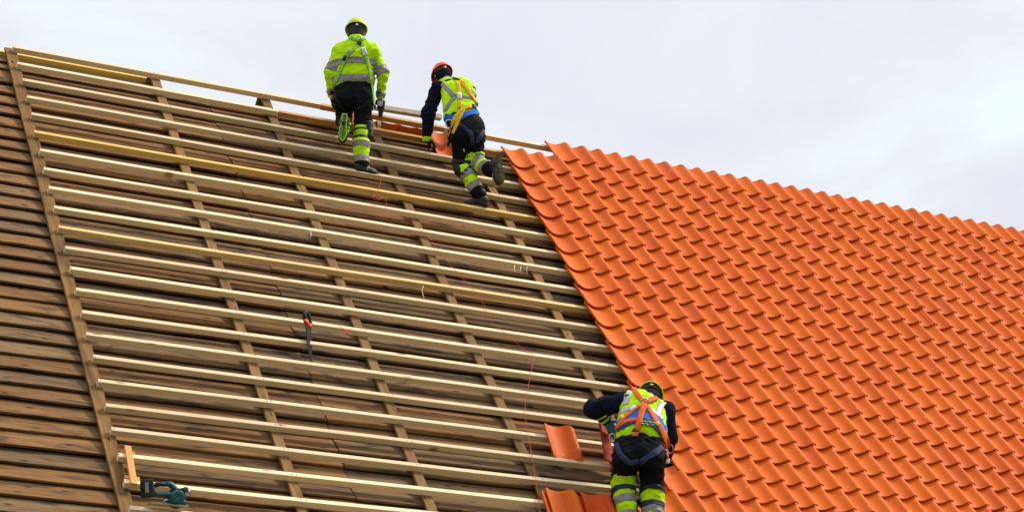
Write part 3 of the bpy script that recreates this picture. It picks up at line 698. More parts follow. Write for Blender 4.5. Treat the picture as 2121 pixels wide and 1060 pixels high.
def make_worker_at_ridge():
    ref = R3(*roofpt(750, 350, 0.0)); J = lambda x, y, d=0.0: at(x, y, ref, d)
    root = figure(ref, 'roofer in yellow long sleeved jacket kneeling at the ridge, yellow helmet, green harness straps')
    F = HEAD
    hc = J(738, 66, .06)
    sl, sr = J(704, 105, .01), J(772, 105, .01); el, er = J(684, 150, .02), J(794, 152, .02); wl, wr = J(688, 202, .12), J(787, 204, .12)
    kl, kr = J(712, 250, .24), J(751, 258, .06); al, ar = J(714, 262, -.13), J(749, 341, -.01)
    hl, hr = J(714, 205, 0), J(752, 205, 0)
    lh = hand(wl, J(690, 232, .20) - wl, SIDE, -1, .9); rh = hand(wr, J(782, 226, .18) - wr, -SIDE, -1, 1.0)
    body = Cloth(head_prims(hc, (0, 0, 1), F) + [cone(J(738, 84), J(735, 108, .0), .058, .07), cone(sl, sr, .07), cone(J(722, 115), J(720, 190), .09), cone(J(750, 115), J(748, 190), .09), cone(sl, el, .05, .042), cone(el, wl, .042, .032), cone(sr, er, .05, .042), cone(er, wr, .042, .032),
                  cone(hl, kl, .075, .055), cone(kl, al, .05, .04), cone(hr, kr, .075, .055), cone(kr, ar, .05, .04), cone(al, al + Vector((0, 0, -.10)), .026), cone(ar, ar + SIDE * .06 - Vector((0, 0, .035)), .024)]
                 + hand(wl, J(690, 232, .20) - wl, SIDE, -1, .9, .72, .0062) + hand(wr, J(782, 226, .18) - wr, -SIDE, -1, 1.0, .72, .0062), .009, k=.02)
    b = body.obj('body', M_SKIN, root); face_parts(hc, (0, 0, 1), F, b, root)
    up = Vector((0, 0, 1))
    jk = Cloth([cone(J(706, 108), J(770, 108), .088), cone(J(715, 116, .0), J(713, 168, .0), .112, .122, F, .85), cone(J(753, 116), J(753, 168), .112, .122, F, .85), cone(J(734, 118, -.02), J(733, 165, .0), .12, .11), cone(J(738, 98), J(738, 79, .01), .088, .080), cone(J(728, 90), J(708, 104), .062, .075), cone(J(748, 90), J(768, 104), .062, .075),
                cone(sl, el, .074, .060), cone(el, wl, .060, .048), cone(sr, er, .074, .060), cone(er, wr, .060, .048)], .012, k=.04, wr=.012, wf=46, seed=3,
               cuts=[(J(738, 75), up)])
    # hem and cuffs are cut clean
    def trim(c, p, nrm, r):
        C = c.P - np.array(p); far = np.linalg.norm(C, axis=1) < r; s_ = C @ np.array(nrm); m = far & (s_ > 0); c.P[m] -= (s_[m] * .93)[:, None] * np.array(nrm)
    trim(jk, J(733, 173, -.11), -up, .34); trim(jk, wl, (wl - el).normalized(), .10); trim(jk, wr, (wr - er).normalized(), .10)
    j = jk.obj('jacket', M_HV, root)
    tr = Cloth([cone(J(714, 178), J(713, 208, -.01), .104, .112, F, .95), cone(J(752, 178), J(752, 208, -.01), .104, .112, F, .95), cone(J(733, 172), J(733, 185), .10), cone(hl, kl, .112, .085), cone(kl, kl + (al - kl) * .85, .085, .07), cone(hr, kr, .112, .088), cone(kr, J(748, 300, .0), .088, .082), cone(J(748, 300), J(748.5, 340, -.01), .084, .082)],
               .012, k=.045, wr=.012, wf=44, seed=8, cuts=[(J(733, 165), up)])
    trim(tr, J(748.5, 347), -up, .13)
    t = tr.obj('trousers', M_BLACK, root)
    # high-visibility lower leg, its grey bands, knee pad and straps
    ka, kb = J(749, 250, -.05), J(748.5, 350, -.07); LL = lambda y: (y - 250) / 100.0
    hv = tr.band('lower_leg_panel', M_HV, t, root, ka, kb, LL(257), LL(334), .15, .004)
    for y0, y1 in ((292, 304), (321, 334)): tr.band('reflective_band', M_REF, t, root, ka, kb, LL(y0), LL(y1), .15, .008)
    for y0, y1 in ((263, 267), (280, 285)): tr.band('knee_pad_strap', M_RUB, t, root, ka, kb, LL(y0), LL(y1), .15, .010)
    kp = Cloth([cone(J(763, 258, .02), J(765, 285, .02), .05, .052), cone(J(752, 262, .10), J(752, 285, .10), .055)], .012, wr=.004)
    kp.obj('knee_pad', M_RUB, root)
    # sleeve and body bands
    for a_, b_, t0, t1 in ((sl, el, .62, .98), (el, wl, .74, .92), (sr, er, .72, 1.08), (er, wr, .74, .92)): jk.band('reflective_band', M_REF, j, root, a_, b_, t0, t1, .125, .004)
    ja, jb = J(733, 100, -.11), J(733, 180, -.11); LJ = lambda y: (y - 100) / 80.0
    for y0, y1 in ((119, 132), (153, 168)):
        jk.band('reflective_band', M_REF, j, root, ja, jb, LJ(y0), LJ(y1), .26, .005)
    gl = Cloth(lh + [cone(wl + (el - wl).normalized() * .06, wl, .036, .030)], .006, k=.012); gl.obj('glove', M_CHAR, root); gr = Cloth(rh + [cone(wr + (er - wr).normalized() * .06, wr, .036, .030)], .006, k=.012); gr.obj('glove', M_CHAR, root)
    boot(root, al + Vector((0, 0, .02)), Vector((0, 0, -1)) + SIDE * -.06, -HEAD - Vector((0, 0, .12)), M_BOOT, M_RUB, M_TREADG, .33, M_TREADG, shaft=al + (kl - al) * .25)
    boot(root, ar + Vector((0, 0, .0)) + SIDE * .0, SIDE * .85 + HEAD * .5 + Vector((0, 0, -.12)), Vector((0, 0, -1)), M_BOOT, M_RUB, M_TREADG, .29, M_TREADG)
    cap = Cloth([cone(hc + up * .03 - F * .025, hc + up * .03 + F * .01, .096, .092), cone(hc - up * .03 - F * .03, hc - up * .035 + F * .0, .086)], .010, cuts=[(hc - up * .065, -up)])
    cap.obj('cap', M_CAP, root)
    h = helmet(root, hc + up * .040 + F * .0, up + F * .30, F - SIDE * .12, M_HATY, M_DKGREY)
    # harness
    ha = link('harness', bpy.data.meshes.new('harness_core'), M_HVG, root)
    bpy.data.objects.remove(ha)
    tree = bvh_of(jk, tr)
    dr = tree.ray_cast(CAMPOS, ray(742, 86)); c = dr[0] + dr[1] * .014
    hn = None
    def st(*a, **k):
        return strap(*a, **k)
    hn = st('harness', tree, [(749, 88), (756, 112), (762, 132), (767, 160), (771, 186), (773, 216)], .042, M_HVG, root, root, off=.014)
    S_ = lambda n, pix, w, m, **k: st(n, tree, pix, w, m, hn, root, **k)
    S_('strap', [(744, 88), (733, 102), (717, 122), (706, 145), (698, 165), (692, 180)], .040, M_HVG, off=.014)
    S_('strap', [(742, 86), (730, 80), (722, 77)], .036, M_HVG, off=.012); S_('strap', [(744, 86), (756, 80), (764, 78)], .036, M_HVG, off=.012)
    S_('leg_strap', [(692, 180), (697, 205), (708, 222), (722, 234)], .036, M_CHAR, off=.010); S_('leg_strap', [(774, 200), (764, 212), (748, 222), (738, 228)], .036, M_CHAR, off=.010)
    S_('label_tag', [(751, 100), (757, 117)], .050, M_WHITE, off=.020); S_('label_tag', [(727, 104), (722, 112)], .044, M_REFL, off=.020); S_('label_tag', [(718, 117), (712, 127)], .040, M_RUB, off=.020)
    ringobj('d_ring', c + Vector((0, 0, .012)), SIDE, Vector((0, 0, 1)) - HEAD * .2, .034, .042, .006, M_STEEL, hn, root)
    dp = tree.ray_cast(CAMPOS, ray(744, 92)); bm = bmesh.new(); box(bm, dp[0] + dp[1] * .018 - ref, (.055, .012, .05), bevel=.006); link('strap_plate', bm_mesh('strap_plate', bm), M_RUB, hn)
    bk = tree.ray_cast(CAMPOS, ray(773, 222)); 
    if bk[0] is not None: ringobj('buckle', bk[0] + bk[1] * .02, SIDE, Vector((0, 0, 1)), .018, .03, .007, M_STEEL, hn, root)
    return root, J, wl, wr
w1, J1, w1l, w1r = make_worker_at_ridge()

def make_worker_in_red_helmet():
    ref = R3(*roofpt(992, 424, 0.0)); J = lambda x, y, d=0.0: at(x, y, ref, d); up = Vector((0, 0, 1))
    root = figure(ref, 'roofer in yellow vest over navy sleeves with red helmet, reaching down to the battens')
    F = (HEAD - SIDE * .35).normalized()
    hc = J(916, 156, .42); hup = (up + F * .55 - SIDE * .15).normalized()
    sl, sr = J(907, 182, .28), J(972, 188, .22); el, wl = J(887, 236, .36), J(885, 287, .42); er, wr = J(950, 235, .55), J(935, 285, .60)
    hl, hr = J(954, 280, .06), J(985, 280, .02); kl, al = J(954, 345, .10), J(997, 410, .01); kr, ar = J(986, 338, .10), J(1024, 356, -.14)
    hd = J(905, 311, .46) - wl
    arm = [cone(sl, el, .080, .078), cone(el, wl, .078, .052), cone(sr, er, .078, .07), cone(er, wr, .07, .05)]
    body = Cloth(head_prims(hc, hup, F) + [cone(hc - hup * .12, J(935, 185, .27), .055, .065), cone(sl, sr, .06), cone(J(935, 195, .22), J(958, 262, .05), .085), cone(J(960, 195, .2), J(980, 262, .05), .085), cone(sl, el, .05, .042), cone(el, wl, .042, .032), cone(sr, er, .05, .042), cone(er, wr, .042, .032),
                  cone(hl, kl, .07, .055), cone(kl, al, .05, .04), cone(hr, kr, .07, .055), cone(kr, ar, .05, .04), cone(al, al - SIDE * .05 - up * .03, .024), cone(ar, ar - up * .10, .024)]
                 + hand(wl, hd, -up, 1, .35, .72, .0062) + hand(wr, J(928, 300, .65) - wr, SIDE, -1, .6, .72, .0062), .009, k=.02)
    b = body.obj('body', M_SKIN, root); face_parts(hc, hup, F, b, root)
    tor = [cone(J(931, 186, .25), J(939, 244, .09), .100, .112, F, .85), cone(J(964, 190, .22), J(974, 248, .06), .100, .112, F, .85), cone(J(946, 188, .22), J(956, 246, .06), .10, .105)]
    sw = Cloth(arm + [cone(J(928, 178, .28), J(962, 184, .24), .075), cone(J(940, 250, .08), J(974, 254, .05), .10, .10)] + [cone(p[0], p[1], p[2] - .02, p[3] - .02, p[4], p[5]) for p in tor] + [cone(J(924, 172, .34), J(918, 164, .40), .07, .066)], .012, k=.04, wr=.013, wf=44, seed=5)
    sw.obj('sweater', M_NAVY, root)
    vs = Cloth(tor + [cone(J(921, 174, .30), J(955, 172, .28), .068, .075), cone(J(966, 182, .24), J(970, 196, .2), .09)], .012, k=.04, wr=.010, wf=44, seed=6, cuts=[(J(900, 170, .30), (J(900, 170) - J(925, 178)).normalized())])
    v = vs.obj('vest', M_HV, root)
    shade = Cloth([cone(J(946, 250, .06), J(978, 254, .03), .108, .112, F, .9), cone(J(952, 262, .04), J(985, 264, .01), .108, .108, F, .9)], .012, wr=.006, seed=2); shade.obj('jumper_hem', M_CHAR, root)
    tr = Cloth([cone(J(955, 262, .05), J(955, 288, .03), .106, .11), cone(J(984, 262, .02), J(984, 285, -.02), .10, .108), cone(hl, kl, .112, .082), cone(kl, J(968, 362, .07), .08, .075), cone(J(966, 358, .07), al + (kl - al) * .06, .076, .078),
                cone(hr, kr, .105, .085), cone(kr, kr + (ar - kr) * .86, .085, .082)], .012, k=.035, wr=.012, wf=44, seed=9)
    t = tr.obj('trousers', M_BLACK, root)
    # image-left shin
    LL = lambda y: (y - 345) / 65.0
    tr.band('lower_leg_panel', M_HV, t, root, kl, al, LL(349), LL(392), .13, .004)
    for y0, y1 in ((361, 371), (383, 394)): tr.band('reflective_band', M_REF, t, root, kl, al, LL(y0), LL(y1), .13, .008)
    tr.band('knee_pad_strap', M_RUB, t, root, hl, kl, .86, .95, .14, .010)
    kp = Cloth([cone(J(945, 336, .06), J(950, 356, .05), .048, .045), cone(J(950, 352, .06), J(962, 366, .06), .05, .04)], .011, wr=.004); k_ = kp.obj('knee_pad', M_RUB, root)
    tree0 = bvh_of(tr, kp)
    strap('pad_stitching', tree0, [(937, 338), (955, 334), (972, 339)], .008, M_HATR, k_, root); strap('pad_stitching', tree0, [(957, 361), (968, 351), (975, 345)], .030, M_RUB, k_, root, off=.012)
    # raised shin
    tr.band('lower_leg_panel', M_HV, t, root, kr, ar, -.12, .62, .14, .004)
    for t0, t1 in ((.10, .30), (.46, .64)): tr.band('reflective_band', M_REF, t, root, kr, ar, t0, t1, .13, .008)
    bt1 = boot(root, al + up * .005, -SIDE * .9 + HEAD * .25 - up * .05, -up + SIDE * .1, M_BOOT, M_RUB, M_RUB, .29)
    bt2 = boot(root, ar - SIDE * .015 + up * .055, -up + SIDE * .10 - HEAD * .1, SIDE * .62 - HEAD * .78, M_BOOT, M_SOLEB, M_SOLED, .34, shaft=ar + (kr - ar) * .25)
    gl = Cloth(hand(wl, hd, -up, 1, .45, 1.12) + [cone(wl + (el - wl).normalized() * .06, wl, .036, .030)], .006, k=.012); gl.obj('glove', M_CHAR, root); gr = Cloth(hand(wr, J(928, 300, .65) - wr, SIDE, -1, .6) + [cone(wr + (er - wr).normalized() * .06, wr, .036, .030)], .006, k=.012); gr.obj('glove', M_CHAR, root)
    sw.band('cuff', M_HV, b, root, el, wl, .94, 1.12, .09, .006)
    helmet(root, hc + hup * .035, hup, F, M_HATR, M_DKGREY)
    cl = Cloth([cone(hc - hup * .02 - F * .03, hc + hup * .02, .088, .09), cone(hc - hup * .07 - F * .035, hc - hup * .10 - F * .02, .070, .074)], .010); cl.obj('hood', M_NAVY, root)
    tree = bvh_of(vs, tr, sw, shade)
    S_ = lambda n, pix, w, m, p=v, **k: strap(n, tree, pix, w, m, p, root, **k)
    S_('reflective_band', [(908, 166), (920, 178), (931, 190), (941, 201)], .052, M_REF, off=.006); S_('reflective_band', [(943, 201), (934, 210), (927, 220), (922, 231)], .052, M_REF, off=.006)
    S_('reflective_band', [(945, 199), (962, 201), (984, 205)], .045, M_REF, off=.006); S_('reflective_band', [(976, 186), (984, 196), (989, 208)], .040, M_REF, off=.006)
    hn = S_('harness', [(946, 168), (950, 180), (951, 196), (952, 212), (952, 226)], .042, M_YELW, root, off=.016)
    H = lambda n, pix, w, m, **k: S_(n, pix, w, m, hn, **k)
    H('strap', [(952, 168), (962, 178), (972, 192), (982, 207), (991, 223), (996, 232)], .046, M_YELW, off=.016)
    H('back_pad', [(912, 233), (930, 246), (950, 244), (972, 236), (990, 232), (1003, 240)], .085, M_BLUE, off=.012)
    H('strap', [(976, 222), (962, 226), (950, 236), (942, 250), (936, 264), (930, 280)], .046, M_YELW, off=.022); H('strap', [(960, 228), (952, 244), (946, 262), (940, 278)], .046, M_YELW, off=.022)
    H('belt', [(976, 220), (990, 226), (1000, 234)], .05, M_RUB, off=.020); H('leg_strap', [(944, 252), (958, 262), (974, 274), (980, 290), (978, 300)], .046, M_NAVYW, off=.012); H('leg_strap', [(1002, 272), (992, 286), (988, 296)], .046, M_NAVYW, off=.012)
    H('label_tag', [(951, 194), (952, 208)], .052, M_WHITE, off=.022); H('slide_buckle', [(938, 163), (952, 168)], .022, M_RUB, off=.020); H('slide_buckle', [(985, 216), (989, 222)], .05, M_RUB, off=.022)
    rc2 = tree.ray_cast(CAMPOS, ray(936, 258))
    if rc2[0] is not None: ringobj('d_ring', rc2[0] + rc2[1] * .03 - SIDE * .01, SIDE, up, .040, .048, .006, M_STEEL, hn, root)
    H('lanyard_end', [(930, 280), (925, 292), (922, 304)], .012, M_YELW, off=.02)
    S_('pocket_mark', [(960, 308), (962, 315)], .012, M_WHITE, t, off=.006)
    return root
make_worker_in_red_helmet()

def make_worker_laying_tiles():
    fl_, fr_ = R3(*roofpt(1300, 1112, 0.0)), R3(*roofpt(1352, 1118, 0.0)); ref = (fl_ + fr_) / 2; J = lambda x, y, d=0.0: at(x, y, ref, d); up = Vector((0, 0, 1))
    root = figure(ref, 'roofer bending over at the tile edge, yellow vest, orange harness, blue back belt')
    F = HEAD
    hc = J(1347, 821, .44); hup = (up * .60 + F * .80 + SIDE * .18).normalized()
    sl, sr = J(1296, 832, .30), J(1376, 850, .30); el, wl = J(1229, 846, .34), J(1255, 868, .46); er, wr = J(1386, 905, .40), J(1380, 945, .55)
    hl, hr = J(1296, 948, 0), J(1350, 948, 0); kl, kr = J(1290, 1008, .10), J(1351, 1028, .10); al, ar = J(1302, 1098, 0), J(1352, 1104, 0)
    hd = J(1268, 890, .50) - wl
    body = Cloth(head_prims(hc, hup, F - up * .6) + [cone(hc - hup * .1, J(1337, 842, .35), .055, .065), cone(sl, sr, .065), cone(J(1315, 850, .25), J(1303, 930, .03), .085), cone(J(1355, 858, .25), J(1345, 930, .03), .085), cone(sl, el, .05, .042), cone(el, wl, .042, .032), cone(sr, er, .05, .042), cone(er, wr, .042, .032),
                  cone(hl, kl, .07, .055), cone(kl, al, .05, .04), cone(hr, kr, .07, .055), cone(kr, ar, .05, .04), cone(al, al + HEAD * .06 - up * .03, .024), cone(ar, ar + HEAD * .06 - up * .03, .024)]
                 + hand(wl, hd, F, 1, .5, .72, .0062) + hand(wr, J(1372, 958, .62) - wr, -SIDE, -1, .7, .72, .0062), .009, k=.02)
    b = body.obj('body', M_SKIN, root); face_parts(hc, hup, F - up * .6, b, root)
    arm = [cone(sl, el, .098, .088), cone(el, wl, .085, .055), cone(sr, er, .095, .078), cone(er, wr, .075, .055)]
    tor = [cone(J(1309, 838, .28), J(1304, 888, .10), .108, .125, F, .9), cone(J(1356, 850, .28), J(1351, 892, .10), .112, .125, F, .9), cone(J(1332, 840, .26), J(1328, 892, .06), .13, .135), cone(J(1304, 888, .10), J(1303, 902, .05), .125, .128, F, .9), cone(J(1351, 892, .10), J(1348, 905, .05), .125, .128, F, .9)]
    sw = Cloth(arm + [cone(sl, sr, .085)] + [cone(p[0], p[1], p[2] - .025, p[3] - .025, p[4], p[5]) for p in tor] + [cone(J(1338, 838, .36), J(1343, 826, .44), .075, .07)], .012, k=.04, wr=.013, wf=44, seed=15)
    sw.obj('sweater', M_NAVY, root)
    vs = Cloth(tor + [cone(J(1303, 826, .32), J(1322, 824, .36), .082, .088), cone(J(1326, 832, .34), J(1336, 829, .36), .088, .086), cone(J(1368, 846, .30), J(1352, 842, .32), .080, .070)], .012, k=.045, wr=.010, wf=44, seed=16, cuts=[(J(1281, 830, .3), (-SIDE + up * .1).normalized()), (J(1389, 850, .3), (SIDE - up * .05).normalized())])
    C = vs.P - np.array(J(1324, 918)); s_ = C @ np.array((0, 0, -1.0)); m_ = s_ > -.0; vs.P[m_] += (s_[m_] * .93)[:, None] * np.array((0, 0, 1.0))
    v = vs.obj('vest', M_HV, root)
    tr = Cloth([cone(J(1298, 925, .02), J(1297, 952, -.05), .118, .130), cone(J(1350, 925, .02), J(1350, 952, -.05), .118, .130), cone(J(1324, 918, .02), J(1324, 935, -.03), .13), cone(hl, kl, .118, .100), cone(kl, J(1297, 1045, .05), .102, .085), cone(J(1296, 1040, .06), al + (kl - al) * .05, .088, .08),
                cone(hr, kr, .125, .105), cone(kr, J(1352, 1060, .05), .105, .088), cone(J(1352, 1055, .06), ar + (kr - ar) * .05, .09, .08)], .012, k=.035, wr=.013, wf=42, seed=19)
    t = tr.obj('trousers', M_BLACK, root)
    for (ka, kb, y0, yy) in ((kl, al, 1008, 90.0), (kr, ar, 1028, 76.0)):
        LL = lambda y: (y - y0) / yy
        left = y0 == 1008
        tr.band('lower_leg_panel', M_HV, t, root, ka, kb, LL(992 if left else 1025), LL(1082), .16, .004)
        for a_, b_ in (((1030, 1046), (1062, 1078)) if left else ((1056, 1068), (1078, 1088))): tr.band('reflective_band', M_REF, t, root, ka, kb, LL(a_), LL(b_), .16, .008)
        tr.band('knee_pad_strap', M_NAVYW, t, root, ka, kb, LL(1012 if left else 1044), LL(1021 if left else 1055), .16, .011)
        tr.band('knee_pad_strap', M_RUB, t, root, ka, kb, LL(986 if left else 1018), LL(991 if left else 1025), .17, .011)
        kp = Cloth([cone(ka + HEAD * .06 - SIDE * (.05 if left else -.05) - up * .05, ka + HEAD * .06 - SIDE * (.045 if left else -.05) - up * .14, .06, .05)], .012, wr=.003); kp.obj('knee_pad', M_RUB, root)
    for a_ in (al, ar): boot(root, a_ + up * .01, HEAD * .9 + SIDE * .1, -up, M_BOOT, M_RUB, M_RUB, .30)
    gl = Cloth(hand(wl, hd, F + SIDE * .3, 1, .55, 1.15) + [cone(wl + (el - wl).normalized() * .06, wl, .036, .030)], .006, k=.012); gl.obj('glove', M_BLUEG, root); gr = Cloth(hand(wr, J(1372, 958, .62) - wr, -SIDE, -1, .7) + [cone(wr + (er - wr).normalized() * .06, wr, .036, .030)], .006, k=.012); gr.obj('glove', M_BLUEG, root)
    for t0, t1 in ((.42, .52), (.78, .90)): sw.band('cuff_edge', M_HV, b, root, el, wl, t0, t1, .11, .005)
    helmet(root, hc + hup * .03, hup + F * .12, F - up * .6, M_HATY, M_DKGREY)
    cl = Cloth([cone(hc - F * .02, hc + hup * .03, .090, .092), cone(hc - hup * .05 - F * .03, hc - hup * .08, .078), cone(hc - hup * .08, J(1339, 838, .35), .078, .085)], .010); cl.obj('hood', M_CHAR, root)
    tree = bvh_of(vs, tr, sw)
    S_ = lambda n, pix, w, m, p=v, **k: strap(n, tree, pix, w, m, p, root, **k)
    S_('reflective_band', [(1304, 807), (1299, 822), (1296, 838)], .060, M_REFL, off=.006); S_('reflective_band', [(1282, 858), (1296, 848), (1316, 842), (1326, 846)], .055, M_REFL, off=.006)
    S_('reflective_band', [(1374, 832), (1366, 846), (1362, 862)], .060, M_REFL, off=.006); S_('reflective_band', [(1346, 846), (1360, 856), (1374, 868)], .055, M_REFL, off=.006)
    pad = S_('back_pad', [(1281, 886), (1295, 870), (1322, 862), (1350, 866), (1369, 885), (1375, 896)], .145, M_BLUE, root, off=.012)
    strap('piping', tree, [(1280, 894), (1296, 882), (1322, 877), (1350, 882), (1366, 900)], .012, M_NAVYW, pad, root, off=.018)
    hn = S_('harness', [(1334, 838), (1330, 852), (1326, 868), (1321, 886), (1316, 905)], .056, M_ORAW, root, off=.026)
    H = lambda n, pix, w, m, **k: S_(n, pix, w, m, hn, **k)
    H('strap', [(1312, 803), (1320, 817), (1328, 829), (1338, 836)], .048, M_ORAW, off=.020); H('strap', [(1336, 836), (1346, 829), (1360, 825)], .048, M_ORAW, off=.020)
    H('strap', [(1326, 842), (1312, 852), (1296, 864), (1282, 882), (1272, 900)], .048, M_ORAW, off=.022); H('strap', [(1338, 842), (1348, 856), (1358, 872), (1368, 888), (1378, 906), (1384, 922)], .050, M_ORAW, off=.022)
    H('belt', [(1280, 886), (1292, 876), (1314, 870), (1328, 870)], .044, M_ORAW, off=.020); H('belt', [(1330, 870), (1346, 873), (1356, 878)], .046, M_RUB, off=.018)
    H('strap', [(1366, 884), (1372, 905), (1377, 926), (1379, 948)], .050, M_ORAW, off=.024); H('strap', [(1276, 892), (1270, 905), (1268, 914)], .046, M_ORAW, off=.02)
    H('leg_strap', [(1276, 918), (1284, 938), (1296, 952), (1310, 960), (1322, 952)], .050, M_NAVYW, off=.012); H('leg_strap', [(1372, 926), (1356, 938), (1338, 950), (1326, 958)], .060, M_NAVYW, off=.012)
    H('label_tag', [(1306, 854), (1318, 845)], .052, M_WHITE, off=.030); H('strap_end', [(1287, 870), (1294, 865)], .05, M_YELW, off=.026); H('strap_end', [(1358, 876), (1364, 882)], .05, M_YELW, off=.028); H('strap_end', [(1319, 888), (1316, 896)], .058, M_RUB, off=.030)
    def ringat(nm, x, y, rx, ry, r=.006, lift=.03):
        q = tree.ray_cast(CAMPOS, ray(x, y)); p = q[0] + q[1] * lift if q[0] is not None else J(x, y, .0)
        ringobj(nm, p, SIDE, up - HEAD * .3, rx, ry, r, M_STEEL, hn, root)
    ringat('d_ring', 1335, 834, .034, .022, .008); ringat('d_ring', 1387, 924, .026, .040); ringat('d_ring', 1268, 906, .024, .036); ringat('chain_link', 1332, 877, .018, .013, .005, .034); ringat('chain_link', 1341, 879, .018, .013, .005, .034); ringat('chain_link', 1350, 881, .018, .013, .005, .034)
    bm = bmesh.new(); c = J(1382, 954, -.02) - ref; box(bm, c, (.05, .03, .045), bevel=.01); link('strap_buckle', bm_mesh('strap_buckle', bm), M_STEEL, hn)
    return root
make_worker_laying_tiles()

# ================================================================= loose tiles, tools and scraps
def place_tile(M, label, group=None, m=None):
    me = pydata('clay_tile', [tuple(p) for p in TGV], TGF, True)
    try: me.set_sharp_from_angle(angle=rad(40))
    except Exception: pass
    return tag(link('clay_tile', me, m or M_TILE, None, M), label, 'roof tile', group)
LT = 'loose clay tiles lying about'
def leaning(x, y, vb, lift=0.0, du=0.0, lean=-10.0, dv=0.0):
    """A tile stood between two battens: its foot behind the lower one, its head tipped out over the upper one; x, y is where its upper left corner shows."""
    u, v = roofpt(x, y, 0.06)
    return ROOF @ Matrix.Translation((u + 0.30 * W + du, vb + dv, -0.046 + lift)) @ Matrix.Rotation(rad(lean), 4, 'X') @ Matrix.Translation((0, -TL, 0))
M_TILE_SHADED = clay('shade_darkened_clay', (0.42, 0.040, 0.007), (0.34, 0.03, 0.006))  # clay for the held tile, the shade on it put into the colour
M_TILER = clay('red_clay', (0.62, 0.075, 0.006), (0.48, 0.05, 0.005))
def kof(x, y): return round(roofpt(x, y, 0.0)[1] / G)
k1 = kof(1146, 946); place_tile(leaning(1127, 882, k1 * G), 'single orange tile standing between two battens left of the bending worker', LT)
k2 = kof(1122, 1003) + 2
place_tile(leaning(1116, 1008, k2 * G + G * 0, lean=-9, dv=.03), 'orange tile mostly hidden under another at the bottom edge of the picture', LT)
place_tile(leaning(1122, 1003, k2 * G, lift=.020, lean=-9), 'orange loose tile lowest in the picture, left of the darker red one', LT)
place_tile(leaning(1189, 1019, k2 * G, lean=-9, dv=.03), 'red tile mostly hidden under the darker red tile beside the worker’s legs'.replace('’', "'"), LT, M_TILER)
place_tile(leaning(1195, 1013, k2 * G, lift=.020, lean=-9), 'darker red loose tile standing just left of the bending worker', LT, M_TILER)
k3 = kof(918, 318); place_tile(leaning(893, 279, k3 * G, lean=-8), 'orange tile standing behind the hand of the worker in the red helmet', LT)
u_, v_ = roofpt(688, 232, 0.02)
place_tile(ROOF @ Matrix.Translation((u_ + .02 + .30 * W, v_ + .30, 0.055)) @ Matrix.Rotation(rad(-6), 4, 'X') @ Matrix.Translation((0, -TL, 0)), 'orange tile held in front of the knees of the worker in the yellow jacket', LT)
# the tile in the bending worker's hand: stood on edge, its back towards the left
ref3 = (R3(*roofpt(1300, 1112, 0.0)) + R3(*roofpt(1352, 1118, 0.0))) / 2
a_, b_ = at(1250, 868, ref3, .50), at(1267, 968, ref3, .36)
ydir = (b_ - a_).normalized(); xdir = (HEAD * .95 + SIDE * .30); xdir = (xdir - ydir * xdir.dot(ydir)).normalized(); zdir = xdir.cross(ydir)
place_tile(Matrix.Translation(a_) @ Matrix((xdir, ydir, zdir)).transposed().to_4x4() @ Matrix.Translation((.30 * W, 0, 0)), 'shade-darkened red tile on its edge in the gloved left hand of the bending worker', LT, M_TILE_SHADED)
# the other slope: its own frame, mirrored about the ridge
YM = R3(0, -0.045, -TB).y
FAR = Matrix.Translation((0, 2 * YM - RIDGE.y, RIDGE.z)) @ Matrix(((-1, 0, 0, 0), (0, CV, SV, 0), (0, -SV, CV, 0), (0, 0, 0, 1)))
uf = roofpt(790, 262, -.05)[0]
for q, lb in enumerate(('leftmost of three orange tile ends peeping over the ridge between the upper workers', 'middle one of three orange tile ends peeping over the ridge between the upper workers', 'rightmost of three orange tile ends peeping over the ridge between the upper workers')):
    M = FAR @ Matrix.Translation((-(uf + .28 + q * W), 0.035, 0.0)) @ Matrix.Rotation(math.atan(STEP / G), 4, 'X')
    place_tile(M, lb, 'tiles on the far slope')
rf = random.Random(9)
def far_bar(name, u, v0, v1, w, h, ntop, m, label, cat, group):
    v, f = bar(v1 - v0, w, h, 8, rf, bow=.002, twist=.01); me = pydata(name, v, f)
    tag(link(name, me, m, None, FAR @ Matrix.Translation((-u + w / 2, v0, ntop)) @ Matrix(((0, -1, 0, 0), (1, 0, 0, 0), (0, 0, 1, 0), (0, 0, 0, 1)))), label, cat, group)
for u, lb in ((1.565, 'reddish end of a far slope counter batten at the ridge, nearest the edge board'), (2.852, 'reddish end of a far slope counter batten at the ridge, left of the yellow jacket')):
    far_bar('far_counter_batten', u, -0.03, 1.2, .10, CBT, -TB, M_CB, lb, 'counter batten', 'counter battens of the far slope')
v, f = bar(3.3, .075, TB, 16, rf); me = pydata('far_batten', v, f)
tag(link('far_batten', me, M_PINEY, None, FAR @ Matrix.Translation((-1.64, 0.008, 0.0))), 'yellowish far slope batten seen under the topmost batten at the left', 'batten')
